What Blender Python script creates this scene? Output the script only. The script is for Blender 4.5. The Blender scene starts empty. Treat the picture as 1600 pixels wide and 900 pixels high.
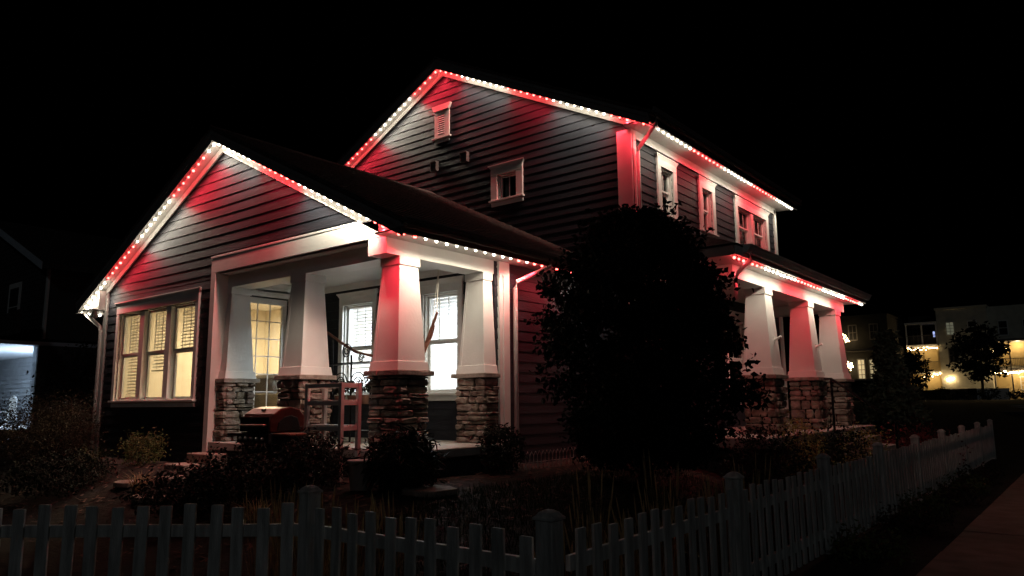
import bpy, math, random
from mathutils import Vector, Matrix
random.seed(7)
R = math.radians
SC = bpy.context.scene
COL = SC.collection
# ------------------------------------------------------------------ camera, sky, sun, exposure
# the frame of reference is the house: X along the gable fronts, Y along the sides; z = 0 is the photographer's eye height
cam_d = bpy.data.cameras.new("camera"); cam = bpy.data.objects.new("camera", cam_d); COL.objects.link(cam)
cam_d.sensor_width = 36; cam_d.lens = 25.868; cam_d.clip_start = .05; cam_d.clip_end = 2000
cam_right = Vector((.7820, .6236, -.0098)); fwd = Vector((-.6153, .7733, .1521)).normalized()
cam_right = (cam_right - fwd * cam_right.dot(fwd)).normalized(); up = cam_right.cross(fwd)
cam.matrix_world = Matrix((cam_right, up, -fwd)).transposed().to_4x4()
SC.camera = cam
wd = bpy.data.worlds.new("World"); SC.world = wd; wd.use_nodes = True
nt = wd.node_tree
sky = nt.nodes.new("ShaderNodeTexSky"); sky.sky_type = 'NISHITA'; sky.sun_disc = False
sky.sun_elevation = R(-9); sky.sun_rotation = R(150)
nt.links.new(sky.outputs[0], nt.nodes["Background"].inputs[0]); nt.nodes["Background"].inputs[1].default_value = .05
sun_d = bpy.data.lights.new("moon", 'SUN'); sun_d.energy = .034; sun_d.angle = R(4); sun_d.color = (.86, .95, 1)
sun = bpy.data.objects.new("moon", sun_d); COL.objects.link(sun)
sun.rotation_euler = Vector((-.60, .70, -.42)).to_track_quat('-Z', 'Y').to_euler()
SC.view_settings.view_transform = 'Standard'; SC.view_settings.look = 'None'
SC.view_settings.exposure = 0; SC.view_settings.gamma = 1; SC.view_settings.use_curve_mapping = False
LEDW, LEDR = 16.0, 20.0          # watts per string-light bulb, white and red
GROUND = -1.6

# ------------------------------------------------------------------ materials
MATS = {}
def mat(name, col, rough=.6, var=.0, nscale=8, bump=0, bscale=60, metal=0, spec=.4, rnd=0, stretch=None, col2=None):
    m = bpy.data.materials.new(name); m.use_nodes = True; MATS[name] = m
    t = m.node_tree; b = t.nodes["Principled BSDF"]
    b.inputs["Base Color"].default_value = (*col, 1); b.inputs["Roughness"].default_value = rough
    b.inputs["Metallic"].default_value = metal; b.inputs["Specular IOR Level"].default_value = spec
    tc = t.nodes.new("ShaderNodeTexCoord"); mp = t.nodes.new("ShaderNodeMapping")
    t.links.new(tc.outputs["Object"], mp.inputs[0])
    if stretch: mp.inputs["Scale"].default_value = stretch
    if var or col2:
        n = t.nodes.new("ShaderNodeTexNoise"); n.inputs["Scale"].default_value = nscale; n.inputs["Detail"].default_value = 6
        t.links.new(mp.outputs[0], n.inputs[0])
        rp = t.nodes.new("ShaderNodeValToRGB"); c2 = col2 or tuple(c * (1 + var) for c in col)
        c1 = col if col2 else tuple(c * (1 - var) for c in col)
        rp.color_ramp.elements[0].color = (*c1, 1); rp.color_ramp.elements[1].color = (*c2, 1)
        rp.color_ramp.elements[0].position = .35; rp.color_ramp.elements[1].position = .65
        t.links.new(n.outputs[0], rp.inputs[0]); src = rp.outputs[0]
        if rnd:
            oi = t.nodes.new("ShaderNodeObjectInfo"); hs = t.nodes.new("ShaderNodeHueSaturation")
            mr = t.nodes.new("ShaderNodeMapRange"); mr.inputs[3].default_value = 1 - rnd; mr.inputs[4].default_value = 1 + rnd
            t.links.new(oi.outputs["Random"], mr.inputs[0]); t.links.new(mr.outputs[0], hs.inputs["Value"])
            mr2 = t.nodes.new("ShaderNodeMapRange"); mr2.inputs[3].default_value = .5 - rnd * .06; mr2.inputs[4].default_value = .5 + rnd * .05
            ml = t.nodes.new("ShaderNodeMath"); ml.operation = 'MULTIPLY'; ml.inputs[1].default_value = 7.31
            fr = t.nodes.new("ShaderNodeMath"); fr.operation = 'FRACT'
            t.links.new(oi.outputs["Random"], ml.inputs[0]); t.links.new(ml.outputs[0], fr.inputs[0]); t.links.new(fr.outputs[0], mr2.inputs[0])
            t.links.new(mr2.outputs[0], hs.inputs["Hue"])
            t.links.new(src, hs.inputs["Color"]); src = hs.outputs[0]
        t.links.new(src, b.inputs["Base Color"])
    if bump:
        n2 = t.nodes.new("ShaderNodeTexNoise"); n2.inputs["Scale"].default_value = bscale; n2.inputs["Detail"].default_value = 8
        t.links.new(mp.outputs[0], n2.inputs[0])
        bp = t.nodes.new("ShaderNodeBump"); bp.inputs["Strength"].default_value = bump; bp.inputs["Distance"].default_value = .02
        t.links.new(n2.outputs[0], bp.inputs["Height"]); t.links.new(bp.outputs[0], b.inputs["Normal"])
    return m
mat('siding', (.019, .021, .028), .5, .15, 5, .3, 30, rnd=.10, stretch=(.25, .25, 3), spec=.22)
mat('trim', (.74, .73, .70), .5, .07, 1.6, .08, 25)
mat('soffit', (.62, .61, .58), .55, .05, 6, .12, 90)
mat('fascia', (.20, .19, .185), .5, .1, 4, .05, 40)
mat('shingle', (.050, .042, .038), .9, .45, 14, .6, 45)
mat('stone', (.13, .105, .082), .85, .4, 9, .8, 22, rnd=.40, col2=(.27, .23, .19))
mat('mortar', (.035, .032, .03), .95, .2, 12, .5, 40)
mat('capstone', (.30, .26, .22), .8, .25, 9, .6, 25)
mat('concrete', (.36, .34, .31), .85, .15, 5, .25, 70)
mat('soil', (.020, .016, .012), 1, .5, 6, .9, 14)
mat('lawn', (.022, .034, .012), 1, .4, 3, .6, 60)
mat('lawn_far', (.12, .17, .05), 1, .4, 1.5, .6, 8)
mat('asphalt', (.045, .045, .046), .9, .2, 8, .4, 90)
mat('mulch', (.085, .055, .038), .95, .45, 6, .6, 40, rnd=.4)
mat('paving', (.30, .215, .185), .85, .22, 4, .3, 60)
mat('flagstone', (.26, .20, .17), .85, .25, 7, .5, 30, rnd=.15)
mat('fence', (.58, .58, .55), .65, .28, 4, .35, 25, rnd=.06, stretch=(6, 6, .8))
mat('ceiling', (.70, .69, .66), .6, .03, 4, .05, 30)
mat('plaster', (.76, .70, .57), .8, .03, 3, .05, 60)
mat('cool_plaster', (.78, .79, .80), .8, .03, 3, .05, 60)
mat('wood_floor', (.22, .13, .07), .5, .25, 5, .1, 40, stretch=(1, 8, 1))
def translucent(name, col, f):
    m = mat(name, col, .5, .03, 3); t = m.node_tree; b = t.nodes["Principled BSDF"]; o = t.nodes["Material Output"]
    tr = t.nodes.new("ShaderNodeBsdfTranslucent"); tr.inputs[0].default_value = (*col, 1); mx = t.nodes.new("ShaderNodeMixShader"); mx.inputs[0].default_value = f
    t.links.new(b.outputs[0], mx.inputs[1]); t.links.new(tr.outputs[0], mx.inputs[2]); t.links.new(mx.outputs[0], o.inputs[0])
translucent('blind', (.80, .77, .70), .35)
mat('curtain', (.30, .29, .28), .8, .1, 12, .1, 30)
mat('unlit_dark', (.02, .02, .022), .9, .1, 3)  # darkness of unlit rooms and vent gaps, put into the base colour
mat('black_metal', (.012, .012, .013), .38, .2, 9, .06, 60, metal=.3)
mat('red_enamel', (.13, .035, .030), .28, .12, 4, .03, 30, metal=.85)
mat('steel', (.45, .44, .43), .3, .1, 10, .05, 80, metal=1)
mat('bucket', (.50, .49, .47), .5, .1, 4, .08, 40)
mat('bark', (.07, .055, .04), .95, .35, 10, .9, 30, stretch=(4, 4, 1))
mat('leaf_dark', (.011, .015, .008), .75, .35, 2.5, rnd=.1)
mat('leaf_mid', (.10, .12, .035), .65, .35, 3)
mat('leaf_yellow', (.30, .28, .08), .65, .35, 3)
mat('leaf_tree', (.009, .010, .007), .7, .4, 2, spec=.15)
mat('needle', (.26, .26, .16), .7, .35, 3)
mat('straw', (.40, .29, .14), .8, .35, 5)
mat('dry_hedge', (.05, .034, .018), .8, .4, 5)
mat('rose', (.16, .03, .03), .7, .3, 3)
mat('rope', (.6, .56, .5), .9, .1, 30)
mat('wood_red', (.19, .07, .045), .6, .25, 7, .15, 40)
mat('white_wood', (.60, .55, .51), .6, .1, 5, .12, 40)
mat('stucco', (.62, .60, .50), .9, .08, 2, .15, 60)
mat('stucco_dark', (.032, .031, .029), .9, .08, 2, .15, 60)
mat('yellow_wall', (.52, .40, .20), .9, .05, 2)
mat('cool_siding', (.55, .60, .66), .6, .05, 4, .1, 40)
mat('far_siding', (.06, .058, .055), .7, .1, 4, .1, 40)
mat('sofa', (.10, .085, .07), .9, .2, 8, .2, 60)
mat('lamp_shade', (.8, .7, .5), .8, .02, 3)
mat('terracotta', (.25, .12, .08), .8, .15, 6)
mat('graypanel', (.16, .15, .145), .6, .1, 5)
def glow(name, col, s):
    m = bpy.data.materials.new(name); m.use_nodes = True; MATS[name] = m
    b = m.node_tree.nodes["Principled BSDF"]; b.inputs["Base Color"].default_value = (.8, .8, .8, 1)
    b.inputs["Emission Color"].default_value = (*col, 1); b.inputs["Emission Strength"].default_value = s
glow('bulb_white', (1, .90, .72), 16); glow('bulb_red', (1, .075, .06), 16); glow('bulb_warm', (1, .68, .32), 30)
glow('lamp_cool', (.8, .9, 1), 6); glow('lamp_warm', (1, .75, .42), 5); glow('lit_shade', (1, .80, .48), 1.2)
def glassmat(name, tint, refl):
    m = bpy.data.materials.new(name); m.use_nodes = True; MATS[name] = m; t = m.node_tree
    t.nodes.remove(t.nodes["Principled BSDF"]); o = t.nodes["Material Output"]
    tr = t.nodes.new("ShaderNodeBsdfTransparent"); tr.inputs[0].default_value = (*tint, 1)
    gl = t.nodes.new("ShaderNodeBsdfGlossy"); gl.inputs["Roughness"].default_value = .03
    fr = t.nodes.new("ShaderNodeFresnel"); fr.inputs[0].default_value = 1.45
    mx = t.nodes.new("ShaderNodeMixShader"); mu = t.nodes.new("ShaderNodeMath"); mu.operation = 'MULTIPLY'; mu.inputs[1].default_value = refl
    ge = t.nodes.new("ShaderNodeNewGeometry"); sb = t.nodes.new("ShaderNodeMath"); sb.operation = 'SUBTRACT'; sb.inputs[0].default_value = 1
    m2 = t.nodes.new("ShaderNodeMath"); m2.operation = 'MULTIPLY'
    t.links.new(ge.outputs["Backfacing"], sb.inputs[1]); t.links.new(sb.outputs[0], m2.inputs[1])
    t.links.new(fr.outputs[0], mu.inputs[0]); t.links.new(mu.outputs[0], m2.inputs[0]); t.links.new(m2.outputs[0], mx.inputs[0])
    t.links.new(tr.outputs[0], mx.inputs[1]); t.links.new(gl.outputs[0], mx.inputs[2]); t.links.new(mx.outputs[0], o.inputs[0])
glassmat('glass', (.93, .94, .93), 1.0)

# ------------------------------------------------------------------ mesh helpers
class Fr:                                   # a wall frame: u along the wall, v up, d outward
    def __init__(s, O, U, N): s.O, s.U, s.N = Vector(O), Vector(U), Vector(N)
    def p(s, u, v, d): return s.O + s.U * u + Vector((0, 0, v)) + s.N * d
W = Fr((0, 0, 0), (1, 0, 0), (0, -1, 0))     # world: d = -y
class MB:
    def __init__(s): s.v, s.f = [], []
    def hexa(s, c):
        i = len(s.v); s.v += [tuple(x) for x in c]
        s.f += [tuple(i + k for k in q) for q in ((0, 3, 2, 1), (4, 5, 6, 7), (0, 1, 5, 4), (1, 2, 6, 5), (2, 3, 7, 6), (3, 0, 4, 7))]; return s
    def box(s, x0, x1, y0, y1, z0, z1):
        return s.hexa([(x0, y0, z0), (x1, y0, z0), (x1, y1, z0), (x0, y1, z0), (x0, y0, z1), (x1, y0, z1), (x1, y1, z1), (x0, y1, z1)])
    def fbox(s, F, u0, u1, v0, v1, d0, d1):
        return s.hexa([F.p(u0, v0, d0), F.p(u1, v0, d0), F.p(u1, v0, d1), F.p(u0, v0, d1), F.p(u0, v1, d0), F.p(u1, v1, d0), F.p(u1, v1, d1), F.p(u0, v1, d1)])
    def poly(s, pts): i = len(s.v); s.v += [tuple(p) for p in pts]; s.f.append(tuple(range(i, i + len(pts)))); return s
    def extr(s, pts, vec):                  # extruded polygon
        i = len(s.v); n = len(pts); vec = Vector(vec)
        s.v += [tuple(p) for p in pts] + [tuple(Vector(p) + vec) for p in pts]
        s.f += [tuple(range(i, i + n))[::-1], tuple(range(i + n, i + 2 * n))]
        s.f += [(i + k, i + (k + 1) % n, i + n + (k + 1) % n, i + n + k) for k in range(n)]; return s
    def tube(s, pts, r, n=6, cap=True):
        pts = [Vector(p) for p in pts]; rs = r if isinstance(r, (list, tuple)) else [r] * len(pts); rings = []
        for k, p in enumerate(pts):
            t = (pts[min(k + 1, len(pts) - 1)] - pts[max(k - 1, 0)]).normalized()
            a = t.cross(Vector((0, 0, 1)) if abs(t.z) < .9 else Vector((1, 0, 0))).normalized(); b = t.cross(a)
            i = len(s.v); rings.append(i)
            s.v += [tuple(p + (a * math.cos(2 * math.pi * j / n) + b * math.sin(2 * math.pi * j / n)) * rs[k]) for j in range(n)]
        for a, b in zip(rings, rings[1:]): s.f += [(a + j, a + (j + 1) % n, b + (j + 1) % n, b + j) for j in range(n)]
        if cap: s.f += [tuple(rings[0] + j for j in range(n))[::-1], tuple(rings[-1] + j for j in range(n))]
        return s
    def lathe(s, c, prof, n=16):            # prof: (radius, z)
        c = Vector(c); rings = []
        for r, z in prof:
            rings.append(len(s.v)); s.v += [(c.x + r * math.cos(2 * math.pi * j / n), c.y + r * math.sin(2 * math.pi * j / n), c.z + z) for j in range(n)]
        for a, b in zip(rings, rings[1:]): s.f += [(a + j, a + (j + 1) % n, b + (j + 1) % n, b + j) for j in range(n)]
        return s
    def build(s, name, m, parent=None, smooth=False, bevel=0):
        me = bpy.data.meshes.new(name); me.from_pydata(s.v, [], s.f); me.update()
        me.materials.append(MATS[m]); o = bpy.data.objects.new(name, me); COL.objects.link(o)
        if parent: o.parent = parent; o.matrix_parent_inverse = parent.matrix_world.inverted() if parent.parent is None and parent.type == 'EMPTY' else Matrix()
        if smooth: me.polygons.foreach_set("use_smooth", [True] * len(me.polygons))
        if bevel:
            b = o.modifiers.new("bevel", 'BEVEL'); b.width = bevel; b.segments = 2; b.limit_method = 'ANGLE'
        return o
def tag(o, label, cat, group=None, kind=None):
    if label: o["label"] = label
    if cat: o["category"] = cat
    if group: o["group"] = group
    if kind: o["kind"] = kind
    return o
def thing(name, label, cat, group=None):     # all parts are built in place, so the Empty stays unrotated at the origin of the place
    o = bpy.data.objects.new(name, None); COL.objects.link(o); o.empty_display_size = .2
    return tag(o, label, cat, group)
def part_empty(name, parent):
    o = bpy.data.objects.new(name, None); COL.objects.link(o); o.parent = parent; return o
def light(name, kind, loc, power, col, parent=None, size=.1, spot=None, aim=None):
    l = bpy.data.lights.new(name, kind); l.energy = power; l.color = col
    if kind == 'AREA': l.shape = 'RECTANGLE' if isinstance(size, tuple) else 'SQUARE'; l.size = size[0] if isinstance(size, tuple) else size
    if kind == 'AREA' and isinstance(size, tuple): l.size_y = size[1]
    if kind in ('POINT', 'SPOT'): l.shadow_soft_size = size
    if kind == 'SPOT': l.spot_size = R(spot); l.spot_blend = 1
    o = bpy.data.objects.new(name, l); COL.objects.link(o); o.location = loc
    if aim: o.rotation_euler = Vector(aim).to_track_quat('-Z', 'Y').to_euler()
    if parent: o.parent = parent
    return o
def pieces(z0, z1, step, L, Rf, ops):
    """rows of boards between z0 and z1, cut to the sides L(z), R(z) and to the openings (u0, u1, v0, v1)"""
    out = []; z = z0
    while z < z1 - .01:
        a, b = z, min(z + step, z1); z += step
        la, lb, ra, rb = L(a), L(b), Rf(a), Rf(b)
        if ra - la < .03: continue
        if rb - lb < .0: mid = (lb + rb) / 2; lb = rb = mid
        o = [q for q in ops if q[2] < b - .004 and q[3] > a + .004]
        cuts = sorted({c for q in o for c in q[:2] if max(la, lb) < c < min(ra, rb)}); xs = [None] + cuts + [None]
        for s, e in zip(xs, xs[1:]):
            A = (la, lb) if s is None else (s, s); B = (ra, rb) if e is None else (e, e); mid = (A[0] + B[0]) / 2
            segs = [(a, b)]
            for q in o:
                if q[0] < mid < q[1]:
                    n = []
                    for (c, d) in segs:
                        if q[2] > c + .004: n.append((c, min(d, q[2])))
                        if q[3] < d - .004: n.append((max(c, q[3]), d))
                    segs = [t for t in n if t[1] - t[0] > .004]
            out += [(A[0], B[0], A[1], B[1], c, d) for c, d in segs]
    return out
EXP = .158
N_BOARD = [0]
def clad(F, z0, z1, L, Rf, ops, parent, name, boards=True, m='siding', thick=.13, inner=None):
    mb = MB()
    for (a, b, c, d, e, f) in pieces(z0, z1, EXP, L, Rf, ops):
        mb.hexa([F.p(a, e, 0), F.p(b, e, 0), F.p(b, e, -thick), F.p(a, e, -thick), F.p(c, f, 0), F.p(d, f, 0), F.p(d, f, -thick), F.p(c, f, -thick)])
    w = mb.build(name, m, parent)
    if boards:
        for (a, b, c, d, e, f) in pieces(z0, z1, EXP, L, Rf, ops):
            runs = [(a, b, c, d)]
            if b - a > 5.2 or (b - a > 3.4 and random.random() < .3):
                j = a + (b - a) * random.uniform(.3, .7); runs = [(a, j - .0015, c, j - .0015), (j + .0015, b, j + .0015, d)]
            for (a2, b2, c2, d2) in runs:
                k = .014 * min(1, (f - e) / EXP) + .004
                bm = MB().hexa([F.p(a2, e, .001), F.p(b2, e, .001), F.p(b2, e, k), F.p(a2, e, k), F.p(c2, f, .001), F.p(d2, f, .001), F.p(d2, f, .005), F.p(c2, f, .005)])
                bm.build('siding_board', m, w); N_BOARD[0] += 1
    return w

# ------------------------------------------------------------------ ground
def sm(t): t = max(0, min(1, t)); return t * t * (3 - 2 * t)
FX, FY = -2.41, 3.33                          # the corner post of the picket fence
def hgt(x, y):
    h = GROUND
    if x < FX and y > FY: h += .66 * sm(min((FX - x) / 3.6, (y - FY) / 2.5))
    far = sm((y - 20) / 60); return h * (1 - far) + -.3 * far
def terrain():
    xs = [-420, -200, -110, -70, -50, -40, -30] + [-25 + .5 * i for i in range(61)] + [8, 12, 20, 40, 80, 160, 420]
    ys = [-60, -20, -5] + [0 + .5 * i for i in range(61)] + [33, 37, 42, 50, 60, 70, 80, 95, 120, 200, 400, 700]
    mb = MB(); nx = len(xs)
    for y in ys:
        for x in xs: mb.v.append((x, y, hgt(x, y) + (random.uniform(-.012, .012) if x < FX and 3.4 < y < 30 else 0)))
    for j in range(len(ys) - 1):
        for i in range(nx - 1): k = j * nx + i; mb.f.append((k, k + 1, k + nx + 1, k + nx))
    o = mb.build('ground', 'soil', None, smooth=True); o["kind"] = "structure"
terrain()
sw = tag(bpy.data.objects.new('sidewalk', None), None, None, kind='structure'); COL.objects.link(sw)
y = -3.0
while y < 30:
    MB().box(-1.50, .05, y, y + 1.475, GROUND - .1, GROUND + .02 + random.uniform(-.006, .006)).build('paving_slab', 'paving', sw, bevel=.012); y += 1.5
o = MB().box(-60, 60, 47, 54.5, -1.5, -.80).build('street', 'asphalt'); o["kind"] = "structure"
MB().box(-60, 60, 58.7, 87, -1.4, -.50).build('lawn', 'lawn_far')["kind"] = "structure"
o = MB().box(-60, 60, 54.5, 54.7, -1.5, -.62).build('kerb', 'concrete'); o["kind"] = "structure"
o = MB().box(-60, 60, 57, 58.5, -1.5, -.545).build('footpath', 'concrete'); o["kind"] = "structure"

# ------------------------------------------------------------------ the house
Y0, YB, YM = 6.23, 8.30, 11.10               # wing gable front, porch back wall, main gable front
XL, XP, XR = -15.07, -11.14, -6.95           # wing left wall, porch left wall, wing right wall
XM, XML, YE = -6.12, -15.28, 18.40           # main right wall, main left wall, main rear
CX, MX = -11.02, -10.70                      # ridge lines
SLAB = -.58
house = thing('house', 'dark grey clapboard house with white trim, two gables and lit eaves', 'house')
FF = Fr((0, Y0, 0), (1, 0, 0), (0, -1, 0)); FM = Fr((0, YM, 0), (1, 0, 0), (0, -1, 0)); FB = Fr((0, YB, 0), (1, 0, 0), (0, -1, 0))
FP = Fr((XP, 0, 0), (0, 1, 0), (1, 0, 0)); FR = Fr((XR, 0, 0), (0, 1, 0), (1, 0, 0)); FS = Fr((XM, 0, 0), (0, 1, 0), (1, 0, 0))
gL = lambda z: max(XL, CX - (4.22 - z) / .5); gR = lambda z: min(XR, CX + (4.22 - z) / .5)
TRI = (-14.42, -11.62, .08, 1.70)
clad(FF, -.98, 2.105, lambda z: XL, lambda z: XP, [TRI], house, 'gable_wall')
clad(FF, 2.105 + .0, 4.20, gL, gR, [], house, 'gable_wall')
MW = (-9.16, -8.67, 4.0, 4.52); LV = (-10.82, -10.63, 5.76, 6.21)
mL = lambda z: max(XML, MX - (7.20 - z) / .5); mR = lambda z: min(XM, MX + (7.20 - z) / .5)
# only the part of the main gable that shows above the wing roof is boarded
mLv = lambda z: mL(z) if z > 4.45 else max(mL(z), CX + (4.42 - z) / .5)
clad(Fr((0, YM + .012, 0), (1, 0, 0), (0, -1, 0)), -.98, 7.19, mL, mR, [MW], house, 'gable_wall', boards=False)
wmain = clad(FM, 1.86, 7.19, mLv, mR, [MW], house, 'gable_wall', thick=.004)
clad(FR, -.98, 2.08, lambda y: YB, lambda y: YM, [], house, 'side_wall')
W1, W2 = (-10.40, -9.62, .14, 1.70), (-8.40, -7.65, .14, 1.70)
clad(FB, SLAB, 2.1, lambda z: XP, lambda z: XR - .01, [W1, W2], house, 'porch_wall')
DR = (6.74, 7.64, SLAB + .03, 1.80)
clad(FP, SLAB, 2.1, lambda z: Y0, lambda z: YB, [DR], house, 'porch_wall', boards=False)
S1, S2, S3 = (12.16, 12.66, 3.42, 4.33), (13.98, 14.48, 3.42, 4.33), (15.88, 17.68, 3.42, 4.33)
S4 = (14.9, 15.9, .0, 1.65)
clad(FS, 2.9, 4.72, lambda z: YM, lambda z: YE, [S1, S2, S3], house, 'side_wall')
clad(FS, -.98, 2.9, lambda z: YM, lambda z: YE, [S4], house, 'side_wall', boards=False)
mb = MB(); mb.box(XML, XM, YE - .13, YE, -.98, 4.9); mb.box(XML, XML + .13, YM, YE, -.98, 4.9); mb.box(XL, XL + .13, Y0 + .14, YM, -.98, 2.2)
mb.build('rear_wall', 'siding', house)

# --- rooms behind the windows
mb = MB()
mb.box(XL + .14, XP - .14, Y0 + .14, YM - .02, -.62, -.56); mb.build('room_floor', 'wood_floor', house)
MB().box(XP, XR - .14, YB + .14, YM - .02, -.62, -.56).build('room_floor', 'wood_floor', house)
MB().box(XL + .131, XP - .131, 9.6, 9.7, -.56, 2.1).build('room_wall', 'plaster', house)
MB().box(XL + .131, XL + .20, Y0 + .14, 9.6, -.56, 2.1).build('room_wall', 'plaster', house)
mb = MB().box(XP - .20, XP - .131, DR[1] + .02, 9.6, -.56, 2.1).box(XP - .20, XP - .131, Y0 + .14, DR[0] - .02, -.56, 2.1); mb.build('room_wall', 'plaster', house)
MB().box(XL, XP, Y0 + .14, YM - .02, 2.1, 2.16).build('room_ceiling', 'ceiling', house)
MB().box(XP, XR - .05, Y0 + .2, YM - .02, 2.1, 2.16).build('room_ceiling', 'ceiling', house)
MB().box(XP, XR - .14, 10.6, 10.7, -.56, 2.1).build('room_wall', 'cool_plaster', house)
MB().box(XP, XP + .06, YB + .14, 10.6, -.56, 2.1).build('room_wall', 'cool_plaster', house)
MB().box(XR - .2, XR - .131, YB + .14, 10.6, -.56, 2.1).build('room_wall', 'cool_plaster', house)
for (loc, pw, c, sz, gm) in (((-13.1, 8.3, 2.06), 135, (1, .80, .50), .9, 'lamp_warm'), ((-8.9, 9.6, 2.06), 320, (.86, .94, 1), 1.2, 'lamp_cool')):
    cl = MB().lathe((loc[0], loc[1], loc[2] + .04), [(.001, -.03), (.2, -.03), (.24, 0), (.001, 0)], 20).build('ceiling_lamp', gm, house, True)
    light('room_light', 'AREA', (loc[0], loc[1], loc[2] - .06), pw, c, house, sz, aim=(0, 0, -1))
# dark panels: the gloom of the unlit upstairs rooms, put into their colour
MB().box(MW[0] - .3, MW[1] + .3, YM + .5, YM + .55, MW[2] - .3, MW[3] + .3).build('room_wall', 'unlit_dark', house)
MB().box(XM - .75, XM - .70, 11.6, 18.2, 3.0, 4.6).build('room_wall', 'unlit_dark', house)

# --- trim pieces
def trim(F, u0, u1, v0, v1, d1=.045, d0=.0, name='trim_board', parent=house, m='trim'): return MB().fbox(F, u0, u1, v0, v1, d0, d1).build(name, m, parent, bevel=.004)
def rake_trim(F, xc, zp, xl, xr, w=.10, d=.05):
    for sgn, xe in ((-1, xl), (1, xr)):
        a = abs(xe - xc)
        MB().extr([F.p(xc, zp, .026), F.p(xe, zp - .5 * a, .026), F.p(xe, zp - .5 * a - w * 1.118, .026), F.p(xc, zp - w * 1.118, .026)], F.N * (d - .026)).build('frieze_board', 'trim', house)
rake_trim(FF, CX, 4.24, XL - .02, XR + .02); rake_trim(FM, MX, 7.235, XML - .02, XM + .02, .12)
trim(FF, XL - .03, XL + .10, -.98, 2.16, .05, -.02, 'corner_board')
trim(FF, XP - .03, XP + .10, -.98, 2.105, .05, -.4, 'corner_board')
MB().box(XP - .06, XP + .005, Y0 + .01, YB - .06, SLAB, 2.1).build('porch_panel', 'trim', house) if False else None
trim(FF, XP - .03, XR + .0, 2.105, 2.345, .05, -.02, 'gable_band'); trim(FF, XP - .05, XR + .0, 2.345, 2.378, .056, -.02, 'band_moulding')
MB().box(XP, XR, Y0 + .021, 6.41, 2.085, 2.105).build('porch_soffit', 'soffit', house)
trim(FM, -6.37, XM + .045, 1.6, 4.75, .05, -.02, 'corner_board'); MB().fbox(FS, YM - .02, YM + .12, 1.6, 4.75, 0, .045).build('corner_board', 'trim', house)
MB().fbox(FS, YE - .12, YE + .02, -.98, 4.72, 0, .05).build('corner_board', 'trim', house)
MB().fbox(FR, YB + .07, YB + .31, -.98, 2.08, -.02, .05).build('corner_board', 'trim', house)
MB().fbox(FS, YM + .1, YE, 4.60, 4.76, .03, .05).build('frieze_board', 'trim', house)
# porch beams and ceiling
MB().box(XR - .36, XR, Y0 - .045, YB + .09, 1.88, 2.15).build('porch_beam', 'trim', house, bevel=.004)
MB().box(XP, XR - .36, 6.41, 6.77, 1.88, 2.15).build('porch_beam', 'trim', house, bevel=.004)
MB().box(XP, XR - .36, 6.77, YB, 2.075, 2.1).build('porch_ceiling', 'ceiling', house)
trim(FB, XP, XR - .36, 1.97, 2.08, .05, .026); trim(FP, 6.77, YB - .05, 1.9, 2.08, .05, .0)
# porch wall facing right is panelled white round the door
trim(FP, Y0 + .05, DR[0] - .02, SLAB, 1.9, .03, 0, 'wall_panel'); trim(FP, DR[1] + .13, YB - .03, SLAB, 1.9, .02, 0, 'wall_panel', m='siding')

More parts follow.
